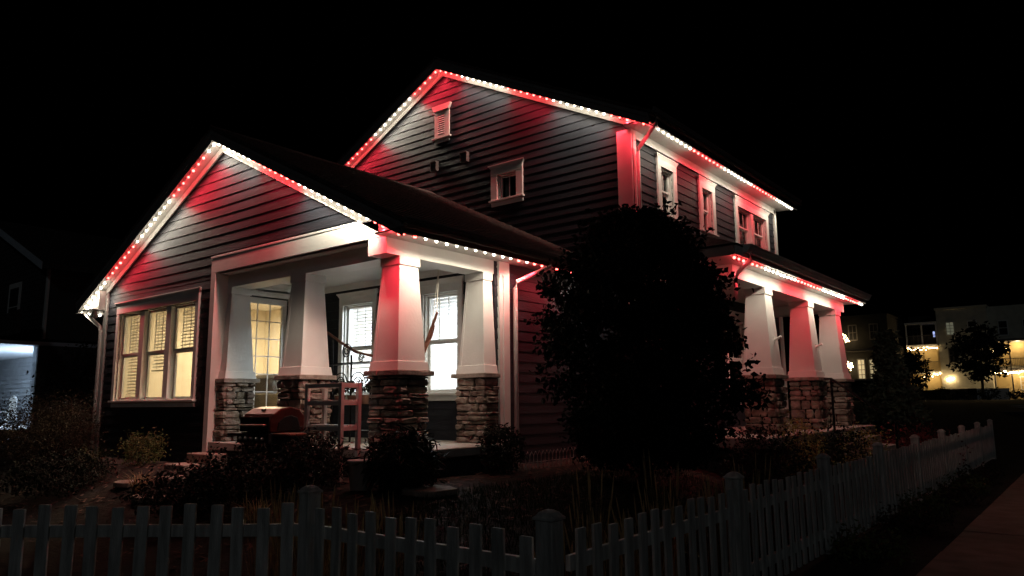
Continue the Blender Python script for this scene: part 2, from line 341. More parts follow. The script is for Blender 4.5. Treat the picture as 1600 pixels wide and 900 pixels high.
# --- windows
def window(F, op, cols, crown=True, mull=.0, rail=True, dep=.09, blind=None, muntin=True, tw=.10, sill=True, curtain=False):
    """one window: frame (the part) with trim, sashes, panes, muntins, sill"""
    u0, u1, v0, v1 = op; par = MB()
    for a, b, c, d in ((u0, u0 + .02, v0, v1), (u1 - .02, u1, v0, v1), (u0, u1, v0, v0 + .02), (u0, u1, v1 - .02, v1)): par.fbox(F, a, b, c, d, -.12, .002)
    w = par.build('window', 'trim', house)
    t = [(u0 - tw, u0, v0, v1), (u1, u1 + tw, v0, v1)]
    for a, b, c, d in t: MB().fbox(F, a, b, c, d, -.01, .05).build('casing', 'trim', w, bevel=.004)
    hh = .135
    MB().fbox(F, u0 - tw, u1 + tw, v1, v1 + hh, -.01, .052).build('head_casing', 'trim', w, bevel=.003)
    if crown:
        a, b = u0 - tw, u1 + tw; z = v1 + hh
        pr = [(.052, z), (.058, z + .02), (.070, z + .06), (.076, z + .062), (.076, z + .082), (-.01, z + .082), (-.01, z)]
        mb = MB(); n = len(pr); ids = []
        for e, s in ((a, -1), (b, 1)): mb.v += [tuple(F.p(e + s * max(0, q[0] - .052) * 2.4, q[1], q[0])) for q in pr]
        mb.f += [(k, (k + 1) % n, n + (k + 1) % n, n + k) for k in range(n)] + [tuple(range(n))[::-1], tuple(range(n, 2 * n))]
        mb.build('crown_moulding', 'trim', w)
    if sill:
        MB().fbox(F, u0 - tw - .03, u1 + tw + .03, v0 - .035, v0, -.02, .085).build('sill', 'trim', w, bevel=.005)
        MB().fbox(F, u0 - tw, u1 + tw, v0 - .12, v0 - .035, -.01, .04).build('apron', 'trim', w, bevel=.004)
    tot = u1 - u0 - .04; cw = (tot - mull * (cols - 1)) / cols
    for k in range(cols):
        a = u0 + .02 + k * (cw + mull); b = a + cw; zm = (v0 + v1) / 2 + .02
        if k: MB().fbox(F, a - mull, a, v0 + .02, v1 - .02, -.1, .03).build('mullion', 'trim', w)
        halves = ((v0 + .02, zm, -.075), (zm, v1 - .02, -.05)) if rail else ((v0 + .02, v1 - .02, -.05),)
        for i, (c, d, dd) in enumerate(halves):
            s = MB(); r = .035
            for q in ((a, a + r, c, d), (b - r, b, c, d), (a + r, b - r, c, c + r), (a + r, b - r, d - r, d)): s.fbox(F, *q, dd - .035, dd)
            s.build('sash', 'trim', w)
            MB().fbox(F, a + r, b - r, c + r, d - r, dd - .02, dd - .016).build('pane', 'glass', w)
            if muntin and (i == 1 or not rail):
                g = MB()
                for m_ in range(1, muntin + 1):
                    x = a + r + (b - a - 2 * r) * m_ / (muntin + 1); g.fbox(F, x - .007, x + .007, c + r, d - r, dd - .012, dd - .004)
                g.build('muntin', 'trim', w)
        if blind:
            bz0, tilt = blind; bz0 = bz0[k] if isinstance(bz0, tuple) else bz0; mb = MB(); z = v1 - .06
            while z > bz0:
                mb.poly([F.p(a + .01, z, -.15), F.p(b - .01, z, -.15), F.p(b - .01, z + tilt, -.195), F.p(a + .01, z + tilt, -.195)]); z -= .058
            for x in (a + cw * .25, a + cw * .75): mb.fbox(F, x - .004, x + .004, bz0, v1 - .03, -.149, -.147)
            mb.fbox(F, a + .01, b - .01, bz0 - .03, bz0 - .005, -.19, -.15)
            mb.build('blind', 'blind', w)
        if curtain:
            mb = MB(); n = 14
            for (ca, cb) in ((a, a + cw * .33), (b - cw * .33, b)):
                for j in range(n):
                    x0, x1 = ca + (cb - ca) * j / n, ca + (cb - ca) * (j + 1) / n
                    mb.poly([F.p(x0, v0, -.2 - .02 * (j % 2)), F.p(x1, v0, -.2 - .02 * ((j + 1) % 2)), F.p(x1, v1, -.2 - .02 * ((j + 1) % 2)), F.p(x0, v1, -.2 - .02 * (j % 2))])
            mb.build('curtain', 'curtain', w)
    return w
window(FF, TRI, 3, mull=.16, blind=((.16, .62, .92), .034), muntin=2)
window(FB, W1, 1, blind=(.62, .03), muntin=2); window(FB, W2, 1, blind=(.2, .02), muntin=2)
window(FM, MW, 1, rail=False, muntin=1, curtain=True, tw=.16)
window(FS, S1, 1, muntin=1, curtain=True, tw=.14); window(FS, S2, 1, muntin=1, curtain=True, tw=.14); window(FS, S3, 2, mull=.16, muntin=2, curtain=True, tw=.15)
window(FS, S4, 1, muntin=1, tw=.1)
# louvred gable vent
lv = trim(FM, -10.93, -10.49, 5.70, 6.30, .045, .02, 'gable_vent')
MB().fbox(FM, LV[0], LV[1], LV[2], LV[3], .04, .048).build('vent_shade_panel', 'unlit_dark', lv)  # flat dark panel painting the shade behind the louvres
for k in range(9):
    z = LV[2] + .025 + k * .048
    MB().hexa([FM.p(LV[0], z, .046), FM.p(LV[1], z, .046), FM.p(LV[1], z, .062), FM.p(LV[0], z, .062), FM.p(LV[0], z + .022, .046), FM.p(LV[1], z + .022, .046), FM.p(LV[1], z + .016, .052), FM.p(LV[0], z + .016, .052)]).build('louvre', 'trim', lv)
MB().extr([FM.p(-10.93, 6.30, .02), FM.p(-10.49, 6.30, .02), FM.p(-10.43, 6.43, .02), FM.p(-10.995, 6.43, .02)], (0, -.06, 0)).build('crown_moulding', 'trim', lv)
trim(FM, -10.98, -10.44, 5.66, 5.70, .085, .02, 'sill', lv); trim(FM, -10.93, -10.49, 5.58, 5.66, .04, .02, 'apron', lv)
for (a, b, c, d) in ((-11.0, -10.82, 4.96, 5.17), (-10.12, -9.93, 4.98, 5.19)):
    v = MB().fbox(FM, a, b, c, d, .02, .06).fbox(FM, a, b, d - .02, d, .06, .13).fbox(FM, a, a + .02, c, d - .02, .06, .11).fbox(FM, b - .02, b, c, d - .02, .06, .11).build('wall_vent', 'graypanel', house)
    for k in range(3): MB().fbox(FM, a + .025, b - .025, c + .03 + k * .05, c + .06 + k * .05, .06, .075).build('flap', 'graypanel', v)
# glazed door on the porch
dr = MB()
y0, y1, z0, z1 = DR
for q in ((y0, y0 + .09, z0, z1), (y1 - .09, y1, z0, z1), (y0 + .09, y1 - .09, z0, z0 + .12), (y0 + .09, y1 - .09, z1 - .1, z1)): dr.fbox(FP, *q, -.09, -.045)
door = dr.build('door', 'trim', house)
MB().fbox(FP, y0 + .09, y1 - .09, z0 + .12, z1 - .1, -.07, -.066).build('pane', 'glass', door)
mb = MB()
for k in (1, 2): yy = y0 + .09 + (y1 - y0 - .18) * k / 3; mb.fbox(FP, yy - .008, yy + .008, z0 + .12, z1 - .1, -.064, -.05)
for k in range(1, 7): zz = z1 - .1 - .30 * k; mb.fbox(FP, y0 + .09, y1 - .09, zz - .008, zz + .008, -.063, -.049)
mb.build('muntin', 'trim', door)
MB().tube([FP.p(y1 - .05, .42, -.045), FP.p(y1 - .05, .42, .0), FP.p(y1 - .16, .42, .005)], .012).build('handle', 'black_metal', door)
for q in ((y0 - .11, y0, SLAB, z1 + .02), (y1, y1 + .11, SLAB, z1 + .02), (y0 - .11, y1 + .11, z1 + .02, z1 + .14)): trim(FP, *q, .05, -.05, 'casing', door)

# --- stone-footed tapered columns
stone_n = [0]
def frustum(mb, cx, cy, z0, h0, z1, h1, cl):
    c = []
    for z, h in ((z0, h0), (z1, h1)):
        for sx, sy in ((-1, -1), (1, -1), (1, 1), (-1, 1)):
            c.append((max(cx + sx * h, cl[0]), min(cy + sy * h, cl[1]), z))
    mb.hexa(c)
def column(cx, cy, base, cl=(-99, 99), rows=9, seed=0, skip_front=False):
    rn = random.Random(seed); mb = MB()
    frustum(mb, cx, cy, .52, .242, 1.78, .165, cl)
    col = mb.build('porch_column', 'trim', house, bevel=.004)
    for sx in (-1, 1):                          # mitred corner boards stand a few millimetres proud of the shaft face
        x0, x1 = cx + sx * .2435, cx + sx * .1665
        if x0 > cl[0] + .05: MB().hexa([(x0, cy - .2455, .521), (x0 - sx * .05, cy - .2455, .521), (x0 - sx * .05, cy - .24, .521), (x0, cy - .24, .521), (x1, cy - .1685, 1.769), (x1 - sx * .04, cy - .1685, 1.769), (x1 - sx * .04, cy - .163, 1.769), (x1, cy - .163, 1.769)]).build('corner_batten', 'trim', col)
    mb = MB(); frustum(mb, cx, cy, .40, .278, .52, .262, cl); mb.build('plinth', 'trim', col, bevel=.006)
    mb = MB(); frustum(mb, cx, cy, 1.77, .185, 1.881, .185, cl); mb.build('capital', 'trim', col, bevel=.003)
    # capstone: irregular edged slab in two or three pieces
    h = .325; cut = cx + rn.uniform(-.1, .1)
    for a, b in ((cx - h, cut - .004), (cut + .004, cx + h)):
        a2, b2 = max(a, cl[0]), max(b, cl[0])
        if b2 - a2 < .03: continue
        n = 5; top = []; 
        for k in range(n + 1): top.append((a2 + (b2 - a2) * k / n, cy - h + rn.uniform(-.012, .012)))
        yb = min(cy + h, cl[1]) - .003
        pts = [(x, y_, .335 + rn.uniform(0, .004)) for x, y_ in top] + [(b2 + (rn.uniform(-.012, .012) if b == cx + h else 0), (cy + yb) / 2, .335), (b2, yb, .335), (a2, yb, .335)]
        MB().extr(pts, (0, 0, .064)).build('capstone', 'capstone', col, bevel=.008)
    hw = .262
    mb = MB(); frustum(mb, cx, cy, base, hw - .02, .335, hw - .02, cl); mb.build('stone_core', 'mortar', col)
    H = .333 - base; zs = [base]
    wts = [rn.uniform(.55, 1.5) for _ in range(rows)]; tw = sum(wts)
    for w_ in wts: zs.append(zs[-1] + H * w_ / tw)
    faces = [Fr((cx, cy - hw, 0), (1, 0, 0), (0, -1, 0)), Fr((cx + hw, cy, 0), (0, 1, 0), (1, 0, 0))]
    for fi, F in enumerate(faces):
        lo, hi = -hw - .0, hw + (.03 if fi == 0 else 0)
        if fi == 1: lo = -hw + .0
        if fi == 0: lo = max(lo, cl[0] - cx)
        else: hi = min(hi, cl[1] - cy)
        if hi - lo < .1: continue
        for r_ in range(rows):
            u = lo
            while u < hi - .03:
                w_ = min(rn.uniform(.11, .36), hi - u)
                if hi - u - w_ < .09: w_ = hi - u
                a, b, c, d = u + .006, u + w_ - .006, zs[r_] + .006, zs[r_ + 1] - .006; u += w_
                # a rough stone: octagonal outline, bulged face
                def j(s=.008): return rn.uniform(-s, s)
                e = min(.02, (b - a) * .15, (d - c) * .25); dp = rn.uniform(.004, .06)
                if a - lo < .02 and fi == 1: a -= .0
                ring = [(a + e + j(), c + j(.006)), ((a + b) / 2 + j(), c + j(.006)), (b - e + j(), c + j(.006)), (b + j(.004), (c + d) / 2 + j()), (b - e + j(), d + j(.006)), ((a + b) / 2 + j(), d + j(.008)), (a + e + j(), d + j(.006)), (a + j(.004), (c + d) / 2 + j())]
                m_u, m_v = (a + b) / 2, (c + d) / 2; mb = MB()
                mb.v += [tuple(F.p(x, z, -.03)) for x, z in ring] + [tuple(F.p(x, z, dp * .55)) for x, z in ring]
                mb.v += [tuple(F.p(m_u + (x - m_u) * .84, m_v + (z - m_v) * .70, dp + j(.012))) for x, z in ring]
                for q in (0, 8): mb.f += [(q + k, q + (k + 1) % 8, q + 8 + (k + 1) % 8, q + 8 + k) for k in range(8)]
                mb.f.append(tuple(range(16, 24)))
                mb.build('stone', 'stone', col); stone_n[0] += 1
    return col
column(-11.10, 6.59, SLAB, (XP + .031, 99), 11, 1)
column(-9.13, 6.59, SLAB, rows=11, seed=2); column(-7.13, 6.59, SLAB, rows=12, seed=3)
column(-7.13, 8.24, SLAB, (-99, YB - .03), 11, 4)
for i, cy in enumerate((12.56, 14.90, 16.82)):
    c_ = column(-4.53, cy, SLAB, rows=8, seed=11 + i)
    if i in (0, 1): MB().tube([(-4.32, cy + .02, .98), (-4.18, cy - .02, 1.04)], .022, 8).tube([(-4.335, cy + .02, .93), (-4.33, cy + .02, 1.05)], .03, 8).build('flag_bracket', 'trim', c_)
# porch slabs
MB().box(XP, -6.53, 6.2, YB - .005, SLAB - .115, SLAB).build('porch_slab', 'concrete', house, bevel=.012)
MB().box(XP + .02, -6.60, 6.28, YB - .005, -1.2, SLAB - .115).build('foundation', 'mortar', house)
MB().box(XM, -3.95, 10.9, 17.5, SLAB - .15, SLAB).build('porch_slab', 'concrete', house, bevel=.012)
MB().box(XM, -4.05, 11.0, 17.4, -1.4, SLAB - .15).build('foundation', 'mortar', house)
for k in range(3): MB().box(-3.95 + k * .3, -3.65 + k * .3, 14.9, 16.6, -1.5, SLAB - .17 * (k + 1)).build('step', 'concrete', house, bevel=.01)

# --- roofs
def gable_roof(xc, zt, xl, xr, ya, yb, th=.05, name='roof'):
    mb = MB()
    for xe in (xl, xr):
        a = abs(xe - xc); p = [(xc, ya, zt), (xe, ya, zt - .5 * a), (xe, ya, zt - .5 * a - th), (xc, ya, zt - th)]
        mb.extr(p, (0, yb - ya, 0))
    return mb.build(name, 'shingle', house)
rw = gable_roof(CX, 4.51, -15.93, -6.34, 5.95, YM)
rm = gable_roof(MX, 7.46, -15.95, -5.50, 10.82, 18.75)
# ridge caps and shingle courses along the rakes
for r_, xc, zt, ya, yb in ((rw, CX, 4.51, 5.95, YM), (rm, MX, 7.46, 10.82, 18.75)):
    MB().extr([(xc - .12, ya, zt - .055), (xc, ya, zt + .02), (xc + .12, ya, zt - .055), (xc, ya, zt - .03)], (0, yb - ya - .01, 0)).build('ridge_cap', 'shingle', r_)
# raised edges of the shingle courses on the slope that shows
for k in range(1, 27):
    a = k * .17; x = CX + a; z = 4.51 - .5 * a
    MB().extr([(x, 5.955, z + .001), (x + .17, 5.955, z - .083), (x + .17, 5.955, z - .070), ], (0, YM - 5.96, 0)).build('shingle_course', 'shingle', rw)
def rake(F, xc, zt, xl, xr, yf, ywall):
    """fascia board, sloping soffit and the return at the eaves"""
    for xe in (xl, xr):
        a = abs(xe - xc); s = 1 if xe > xc else -1; fb = .22 if s < 0 or xc > -11 else .165; ex = .018 if s > 0 and xc < -11 else 0
        MB().extr([(xc, yf, zt), (xe, yf, zt - .5 * a), (xe, yf, zt - .5 * a - fb - ex), (xc, yf, zt - fb - ex)], (0, .03, 0)).build('fascia', 'fascia', house)
        MB().extr([(xc, yf - .012, zt - .0), (xe, yf - .012, zt - .5 * a), (xe, yf - .012, zt - .5 * a - .09), (xc, yf - .012, zt - .09)], (0, .012, 0)).build('drip_board', 'fascia', house)
        MB().extr([(xc, yf + .03, zt - fb + .03), (xe, yf + .03, zt - .5 * a - fb + .03), (xe, yf + .03, zt - .5 * a - fb + .01), (xc, yf + .03, zt - fb + .01)], (0, ywall - yf - .03, 0)).build('soffit', 'soffit', house)
rake(FF, CX, 4.46, -15.88, -6.46, 5.98, Y0); rake(FM, MX, 7.41, -15.8, -5.62, 10.85, YM)
def eave(x_wall, x_f, z_s, ya, yb, zg):
    s = 1 if x_f > x_wall else -1
    MB().box(min(x_wall, x_f), max(x_wall, x_f), ya, yb, z_s, z_s + .02).build('soffit', 'soffit', house)
    MB().box(min(x_f, x_f + .025 * s), max(x_f, x_f + .025 * s), ya, yb, z_s - (.042 if x_f > -10 else .015), zg).build('fascia', 'fascia', house)
    # ogee gutter profile
    p = [(0, 0), (.06, 0), (.075, .03), (.095, .055), (.115, .10), (.125, .10), (.125, .115), (.10, .115), (.06, .02), (.01, .02), (.01, .1), (0, .1)]
    return MB().extr([(x_f + s * (.026 + q[0]), ya - .02, zg - .105 + q[1]) for q in p], (0, yb - ya + .04, 0))
eave(XR, -6.50, 2.085, 5.98, YM, 2.21).build('gutter', 'fascia', house)
eave(XL, -15.78, 1.83, 5.98, YM, 2.10).build('gutter', 'fascia', house)
eave(XM, -5.64, 4.755, 10.86, 18.7, 4.93).build('gutter', 'fascia', house)
for pts, yy in (([(XR - .02, 2.30), (XR - .02, 2.086), (-6.5, 2.086), (-6.5, 2.10)], 6.062), ([(XL + .02, 2.20), (XL + .02, 1.831), (-15.78, 1.831), (-15.78, 1.85)], 6.062), ([(XM - .02, 4.95), (XM - .02, 4.756), (-5.64, 4.756), (-5.64, 4.77)], 10.932)):
    MB().extr([(a, yy, b) for a, b in pts], (0, .115, 0)).build('eave_return', 'trim', house)
# side porch roof: low slope leaning on the main wall, hipped to the front
ZE, ZW = 2.25, 3.12
mb = MB(); xe, ya, yb = -3.97, 10.22, 17.72
mb.poly([(xe, ya, ZE), (xe, yb, ZE), (XM, yb, ZW), (XM, ya + 1.3, ZW)]); mb.poly([(xe, ya, ZE), (XM, ya + 1.3, ZW), (XM, ya, ZE)])
mb.poly([(xe, yb, ZE), (XM, yb, ZE), (XM, yb, ZW)]); mb.poly([(xe, ya, ZE - .03), (XM, ya, ZE - .03), (XM, yb, ZE - .03), (xe, yb, ZE - .03)])
for p, q in (((xe, ya), (xe, yb)), ((XM, ya), (xe, ya)), ((xe, yb), (XM, yb))): mb.poly([(*p, ZE - .03), (*q, ZE - .03), (*q, ZE), (*p, ZE)])
mb.build('roof', 'shingle', house)
MB().box(-4.71, -4.35, 11.0, 17.3, 1.88, 2.09).build('porch_beam', 'trim', house, bevel=.004)
MB().box(XM + .05, -4.71, 11.0, 11.3, 1.88, 2.09).build('porch_beam', 'trim', house, bevel=.004)
MB().box(XM + .05, -4.71, 17.0, 17.3, 1.88, 2.09).build('porch_beam', 'trim', house, bevel=.004)
MB().box(XM + .05, -4.0, 10.25, 17.7, 2.092, 2.11).build('soffit', 'soffit', house)
p = [(0, 0), (.06, 0), (.075, .03), (.095, .055), (.115, .10), (.125, .10), (.125, .115), (.0, .115)]
MB().box(-4.0, -3.975, 10.24, 17.72, 2.08, 2.26).build('fascia', 'trim', house)
MB().box(XM, -4.0, 10.22, 10.245, 2.08, 2.26).build('fascia', 'fascia', house)
MB().extr([(-3.974 + q[0], 10.5, 2.15 + q[1]) for q in p], (0, 7.25, 0)).build('gutter', 'trim', house)
# downspouts
def spout(pts, r=.036): MB().tube(pts, r, 8).build('downspout', 'trim', house, smooth=True)
spout([(-6.44, 9.05, 2.12), (-6.44, 9.05, 2.03), (-6.84, 8.72, 1.80), (-6.86, 8.70, 1.70), (-6.86, 8.70, -.9)])
spout([(-15.84, 6.10, 2.0), (-15.80, 6.12, 1.82), (-15.18, 6.16, 1.52), (-15.14, 6.17, 1.42), (-15.14, 6.17, -.95)])
spout([(-5.55, 11.0, 4.84), (-5.56, 11.02, 4.72), (-6.0, 11.2, 4.42), (-6.03, 11.2, 4.32), (-6.03, 11.2, 1.7)])
spout([(-3.90, 10.62, 2.16), (-3.92, 10.63, 2.05), (-4.2, 10.85, 1.92), (-4.3, 10.95, 1.80), (-4.3, 10.96, 1.5)], .034)
MB().tube([(-6.94, 8.36, 2.0), (-6.94, 8.42, 1.96), (-6.895, 8.46, 1.85), (-6.895, 8.46, -.8)], .012, 6).build('cable_conduit', 'trim', house)
sl_ = MB().lathe((-15.36, 6.12, 1.70), [(.001, 0), (.05, 0), (.055, .03), (.055, .1), (.03, .13), (.001, .13)], 14).build('security_lamp', 'trim', house, True)
# steps down from the porch at its left end
for (a, b, c, d, z) in ((XP - .02, -10.45, 5.93, 6.198, -.74), (XP - .05, -10.6, 5.6, 5.928, -.88)): MB().box(a, b, c, d, -1.3, z).build('step', 'flagstone', house, bevel=.012)

# ------------------------------------------------------------------ string lights along the eaves
bulb_me = {}
for c in 'WR':
    o = MB().lathe((0, 0, 0), [(.001, -.024), (.012, -.021), (.019, -.012), (.021, 0), (.016, .010), (.001, .012)], 10).build('bulb', 'bulb_white' if c == 'W' else 'bulb_red', None, True)
    bulb_me[c] = o.data; bpy.data.objects.remove(o)
lamp_d = {}
for c, pw, cl in (('W', LEDW, (1, .89, .70)), ('R', LEDR, (1, .035, .06))):
    l = bpy.data.lights.new('bulb_light', 'SPOT'); l.energy = pw; l.color = cl; l.spot_size = R(98); l.spot_blend = 1; l.shadow_soft_size = .02; lamp_d[c] = l
    l = l.copy(); l.spot_size = R(132); l.energy = pw * .36; lamp_d[c + 'soft'] = l
    l = bpy.data.lights.new('bulb_glow', 'POINT'); l.energy = pw * .014; l.color = cl; l.shadow_soft_size = .02; lamp_d[c + 'glow'] = l
def expand(s):
    out = ''
    for tok in s.split(): out += tok[0] * int(tok[1:])
    return out
def run(parent, P0, P1, pat, tilt=(0, 0, 0), soft=''):
    pat = expand(pat); n = len(pat); P0, P1 = Vector(P0), Vector(P1)
    off = Vector((0, 0, .018)); d = (P1 - P0).normalized()
    MB().tube([P0 + off - d * .05, P1 + off + d * .05], .009, 6).build('track', 'trim', parent)
    for k, c in enumerate(pat):
        p = P0.lerp(P1, k / (n - 1)) + Vector((random.uniform(-.006, .006), random.uniform(-.004, .004), random.uniform(-.003, .003)))
        o = bpy.data.objects.new('bulb', bulb_me[c]); COL.objects.link(o); o.parent = parent; o.location = p; o.scale = [random.uniform(.85, 1.12)] * 3
        l = bpy.data.objects.new('bulb_light', lamp_d[c + soft]); COL.objects.link(l); l.parent = parent; l.location = p + Vector((0, 0, -.036))
        l.rotation_euler = Vector((tilt[0], tilt[1], -1)).to_track_quat('-Z', 'Y').to_euler()
        l = bpy.data.objects.new('bulb_glow', lamp_d[c + 'glow']); COL.objects.link(l); l.parent = parent; l.location = p + Vector((0, 0, -.05))
zr = lambda x: 4.215 - .5 * abs(x - CX)
s1 = thing('string_light', 'red and white string lights along the lower front gable and its eaves', 'string light', 'permanent string lights under the eaves')
run(s1, (CX, 6.03, zr(CX)), (-15.72, 6.03, zr(-15.72) - .02), 'W2 R7 W8 R7 W7', (.5, .42))
run(s1, (CX + .16, 6.03, zr(CX + .16) + .05), (-6.56, 6.03, zr(-6.56) + .06), 'W7 R8 W11 R4', (-.5, .42))
run(s1, (-6.55, 6.1, 2.055), (-6.55, 10.9, 2.055), 'R2 W10 R1 W1 R7 W5', (-.75, 0))
run(s1, (-15.70, 6.15, 1.80), (-15.70, 8.1, 1.80), 'W4 R6', (.42, 0))
zr2 = lambda x: 7.185 - .5 * abs(x - MX)
s2 = thing('string_light', 'red and white string lights along the tall upper gable and upstairs eave', 'string light', 'permanent string lights under the eaves')
run(s2, (MX - .06, 10.90, zr2(MX - .06)), (-15.6, 10.90, zr2(-15.6)), 'R5 W8 R7 W9 R2', (.5, .42))
run(s2, (MX + .1, 10.90, zr2(MX + .1)), (-5.74, 10.90, zr2(-5.74)), 'R4 W8 R7 W8 R5', (-.5, .42))
run(s2, (-5.71, 11.02, 4.735), (-5.71, 18.55, 4.735), 'R2 W8 R8 W9 R8 W7', (-.6, 0), 'soft')
s3 = thing('string_light', 'red and white string lights along the eave of the side porch', 'string light', 'permanent string lights under the eaves')
run(s3, (-4.05, 10.34, 2.06), (-4.05, 17.62, 2.06), 'R7 W9 R8 W9 R6 W2', (-.75, 0), 'soft')

# ------------------------------------------------------------------ picket fence
def fence(label, P, Q, n_posts, skip=()):
    P, Q = Vector(P), Vector(Q); d = (Q - P); Ln = d.length; d.normalize(); nrm = Vector((d.y, -d.x, 0))   # outward, to the street
    t = thing('picket_fence', label, 'fence', 'white picket fences round the front garden')
    def bx(mb, s0, s1, o0, o1, z0, z1):
        c = []
        for z in (z0, z1):
            for s, o in ((s0, o0), (s1, o0), (s1, o1), (s0, o1)): q = P + d * s + nrm * o; c.append((q.x, q.y, z))
        return mb.hexa(c)
    g = lambda s: GROUND
    sp = Ln / (n_posts - 1)
    for k in range(n_posts):
        if k in skip: continue
        s = k * sp; zt = -.63; mb = MB(); bx(mb, s - .055, s + .055, -.055, .055, GROUND - .1, zt)
        po = mb.build('post', 'fence', t, bevel=.006)
        c = P + d * s
        pr = [(.080, 0), (.080, .012), (.066, .022), (.05, .038), (.024, .050), (.001, .053)]
        mb = MB(); rings = []
        for r_, z in pr:
            rings.append(len(mb.v)); mb.v += [tuple(c + d * (a * r_) + nrm * (b * r_) + Vector((0, 0, zt + z - c.z))) for a, b in ((-.8, -.8), (.8, -.8), (.8, .8), (-.8, .8))]
        for a, b in zip(rings, rings[1:]): mb.f += [(a + j, a + (j + 1) % 4, b + (j + 1) % 4, b + j) for j in range(4)]
        mb.build('post_cap', 'fence', po, smooth=False)
    for k in range(n_posts - 1):
        a, b = k * sp + .055, (k + 1) * sp - .055
        for z0 in (-1.42, -.93):
            mb = MB(); bx(mb, a, b, -.02, .012, z0, z0 + .085); mb.build('rail', 'fence', t, bevel=.003)
        n = int(round((b - a) / .178)); st = (b - a) / n
        for j in range(n):
            s = a + (j + .5) * st + random.uniform(-.006, .006); zt = -.715 + random.uniform(-.018, .018); lean = random.uniform(-.016, .016); h = .042
            pts = []
            for (ds, z) in ((-h, GROUND + .05), (h, GROUND + .05), (h, zt - .004), (h - .004, zt), (-h + .004, zt), (-h, zt - .004)):
                q = P + d * (s + ds + lean * (z + 1.6)) + nrm * .013; pts.append((q.x, q.y, z))
            MB().extr(pts, nrm * .019).build('picket', 'fence', t)
fence('white picket fence panel along the front between the two near round topped posts', (FX - 2.1, FY, 0), (FX - .0, FY, 0), 2)
fence('dim white picket fence run angling off left from the front fence post', (FX - 2.1 - .80 * 7.2, FY - .60 * 7.2, 0), (FX - 2.1, FY, 0), 4, skip=(3,))
fence('white picket fence run receding along the sidewalk toward the far street', (FX, FY + .12, 0), (FX, FY + 2.44 * 8, 0), 9, skip=(0,))

# ------------------------------------------------------------------ plants
def leaves(name, pts, size, m, parent=None, seed=1, asp=.5, drop=.3):
    rn = random.Random(seed); v, f = [], []
    for p in pts:
        a = rn.uniform(0, 6.283); e = rn.uniform(-1.1, .9) - drop; s = size * rn.uniform(.6, 1.3)
        t = Vector((math.cos(a) * math.cos(e), math.sin(a) * math.cos(e), math.sin(e)))
        b = t.cross(Vector((rn.uniform(-1, 1), rn.uniform(-1, 1), rn.uniform(-.2, 1)))).normalized() * s * asp * .5; n = t.cross(b).normalized() * s * .12
        p = Vector(p); i = len(v)
        v += [tuple(p), tuple(p + t * s * .4 + b + n), tuple(p + t * s), tuple(p + t * s * .4 - b + n)]; f.append((i, i + 1, i + 2)); f.append((i, i + 2, i + 3))
    mb = MB(); mb.v, mb.f = v, f; return mb.build(name, m, parent)
def blades(name, c, n, h, spread, wid, m, parent=None, seed=1, heads=0, r0=.08):
    rn = random.Random(seed); mb = MB(); c = Vector(c)
    for _ in range(n):
        a = rn.uniform(0, 6.283); r = r0 * math.sqrt(rn.random()); b = c + Vector((math.cos(a) * r, math.sin(a) * r, 0)); a += rn.uniform(-.6, .6)
        hh = h * rn.uniform(.6, 1.1); sp = spread * rn.uniform(.3, 1.2); d = Vector((math.cos(a), math.sin(a), 0)); s = Vector((-d.y, d.x, 0)) * wid
        prev = None
        for k in range(5):
            t = k / 4; p = b + d * sp * t ** 2 + Vector((0, 0, hh * (t - .28 * sp / max(h, .01) * t ** 3))); w = s * (1 - t * .92)
            cur = (tuple(p - w), tuple(p + w))
            if prev: mb.poly([prev[0], prev[1], cur[1], cur[0]])
            prev = cur
        if heads and rn.random() < heads:
            top = b + d * sp * .8 + Vector((0, 0, hh * .75)); tip = b + d * sp * 1.05 + Vector((0, 0, hh * 1.12))
            mb.tube([top, top.lerp(tip, .35), top.lerp(tip, .75), tip], [.002, .007, .006, .001], 5, False)
    return mb.build(name, m, parent)
def in_ball(rn):
    while True:
        q = Vector((rn.uniform(-1, 1), rn.uniform(-1, 1), rn.uniform(-1, 1)))
        if q.length < 1: return q
def bush(name, label, c, rad, h, n, size, m, seed, group=None, cat='shrub', stems=7, clump=14, asp=.5):
    rn = random.Random(seed); t = thing(name, label, cat, group); c = Vector(c); c.z = hgt(c.x, c.y)
    pts = []; tips = []
    for _ in range(max(4, n // clump)):
        q = in_ball(rn); q = q.normalized() * (.45 + .55 * rn.random() ** .5) if q.length > 0 else q
        ctr = c + Vector((q.x * rad, q.y * rad, h * (.50 + .50 * q.z))); tips.append(ctr)
        for _ in range(clump): pts.append(ctr + Vector((rn.gauss(0, 1), rn.gauss(0, 1), rn.gauss(0, 1))) * rad * .16)
    pts = [p for p in pts if p.z > c.z]
    leaves('foliage', pts, size, m, t, seed, asp)
    mb = MB()
    for k in range(stems):
        e = rn.choice(tips); mb.tube([c + Vector((rn.uniform(-.05, .05), rn.uniform(-.05, .05), -.05)), c.lerp(e, .5) + Vector((rn.uniform(-.05, .05), rn.uniform(-.05, .05), .05)), e], [.012, .008, .003], 5)
    mb.build('stem', 'bark', t); return t
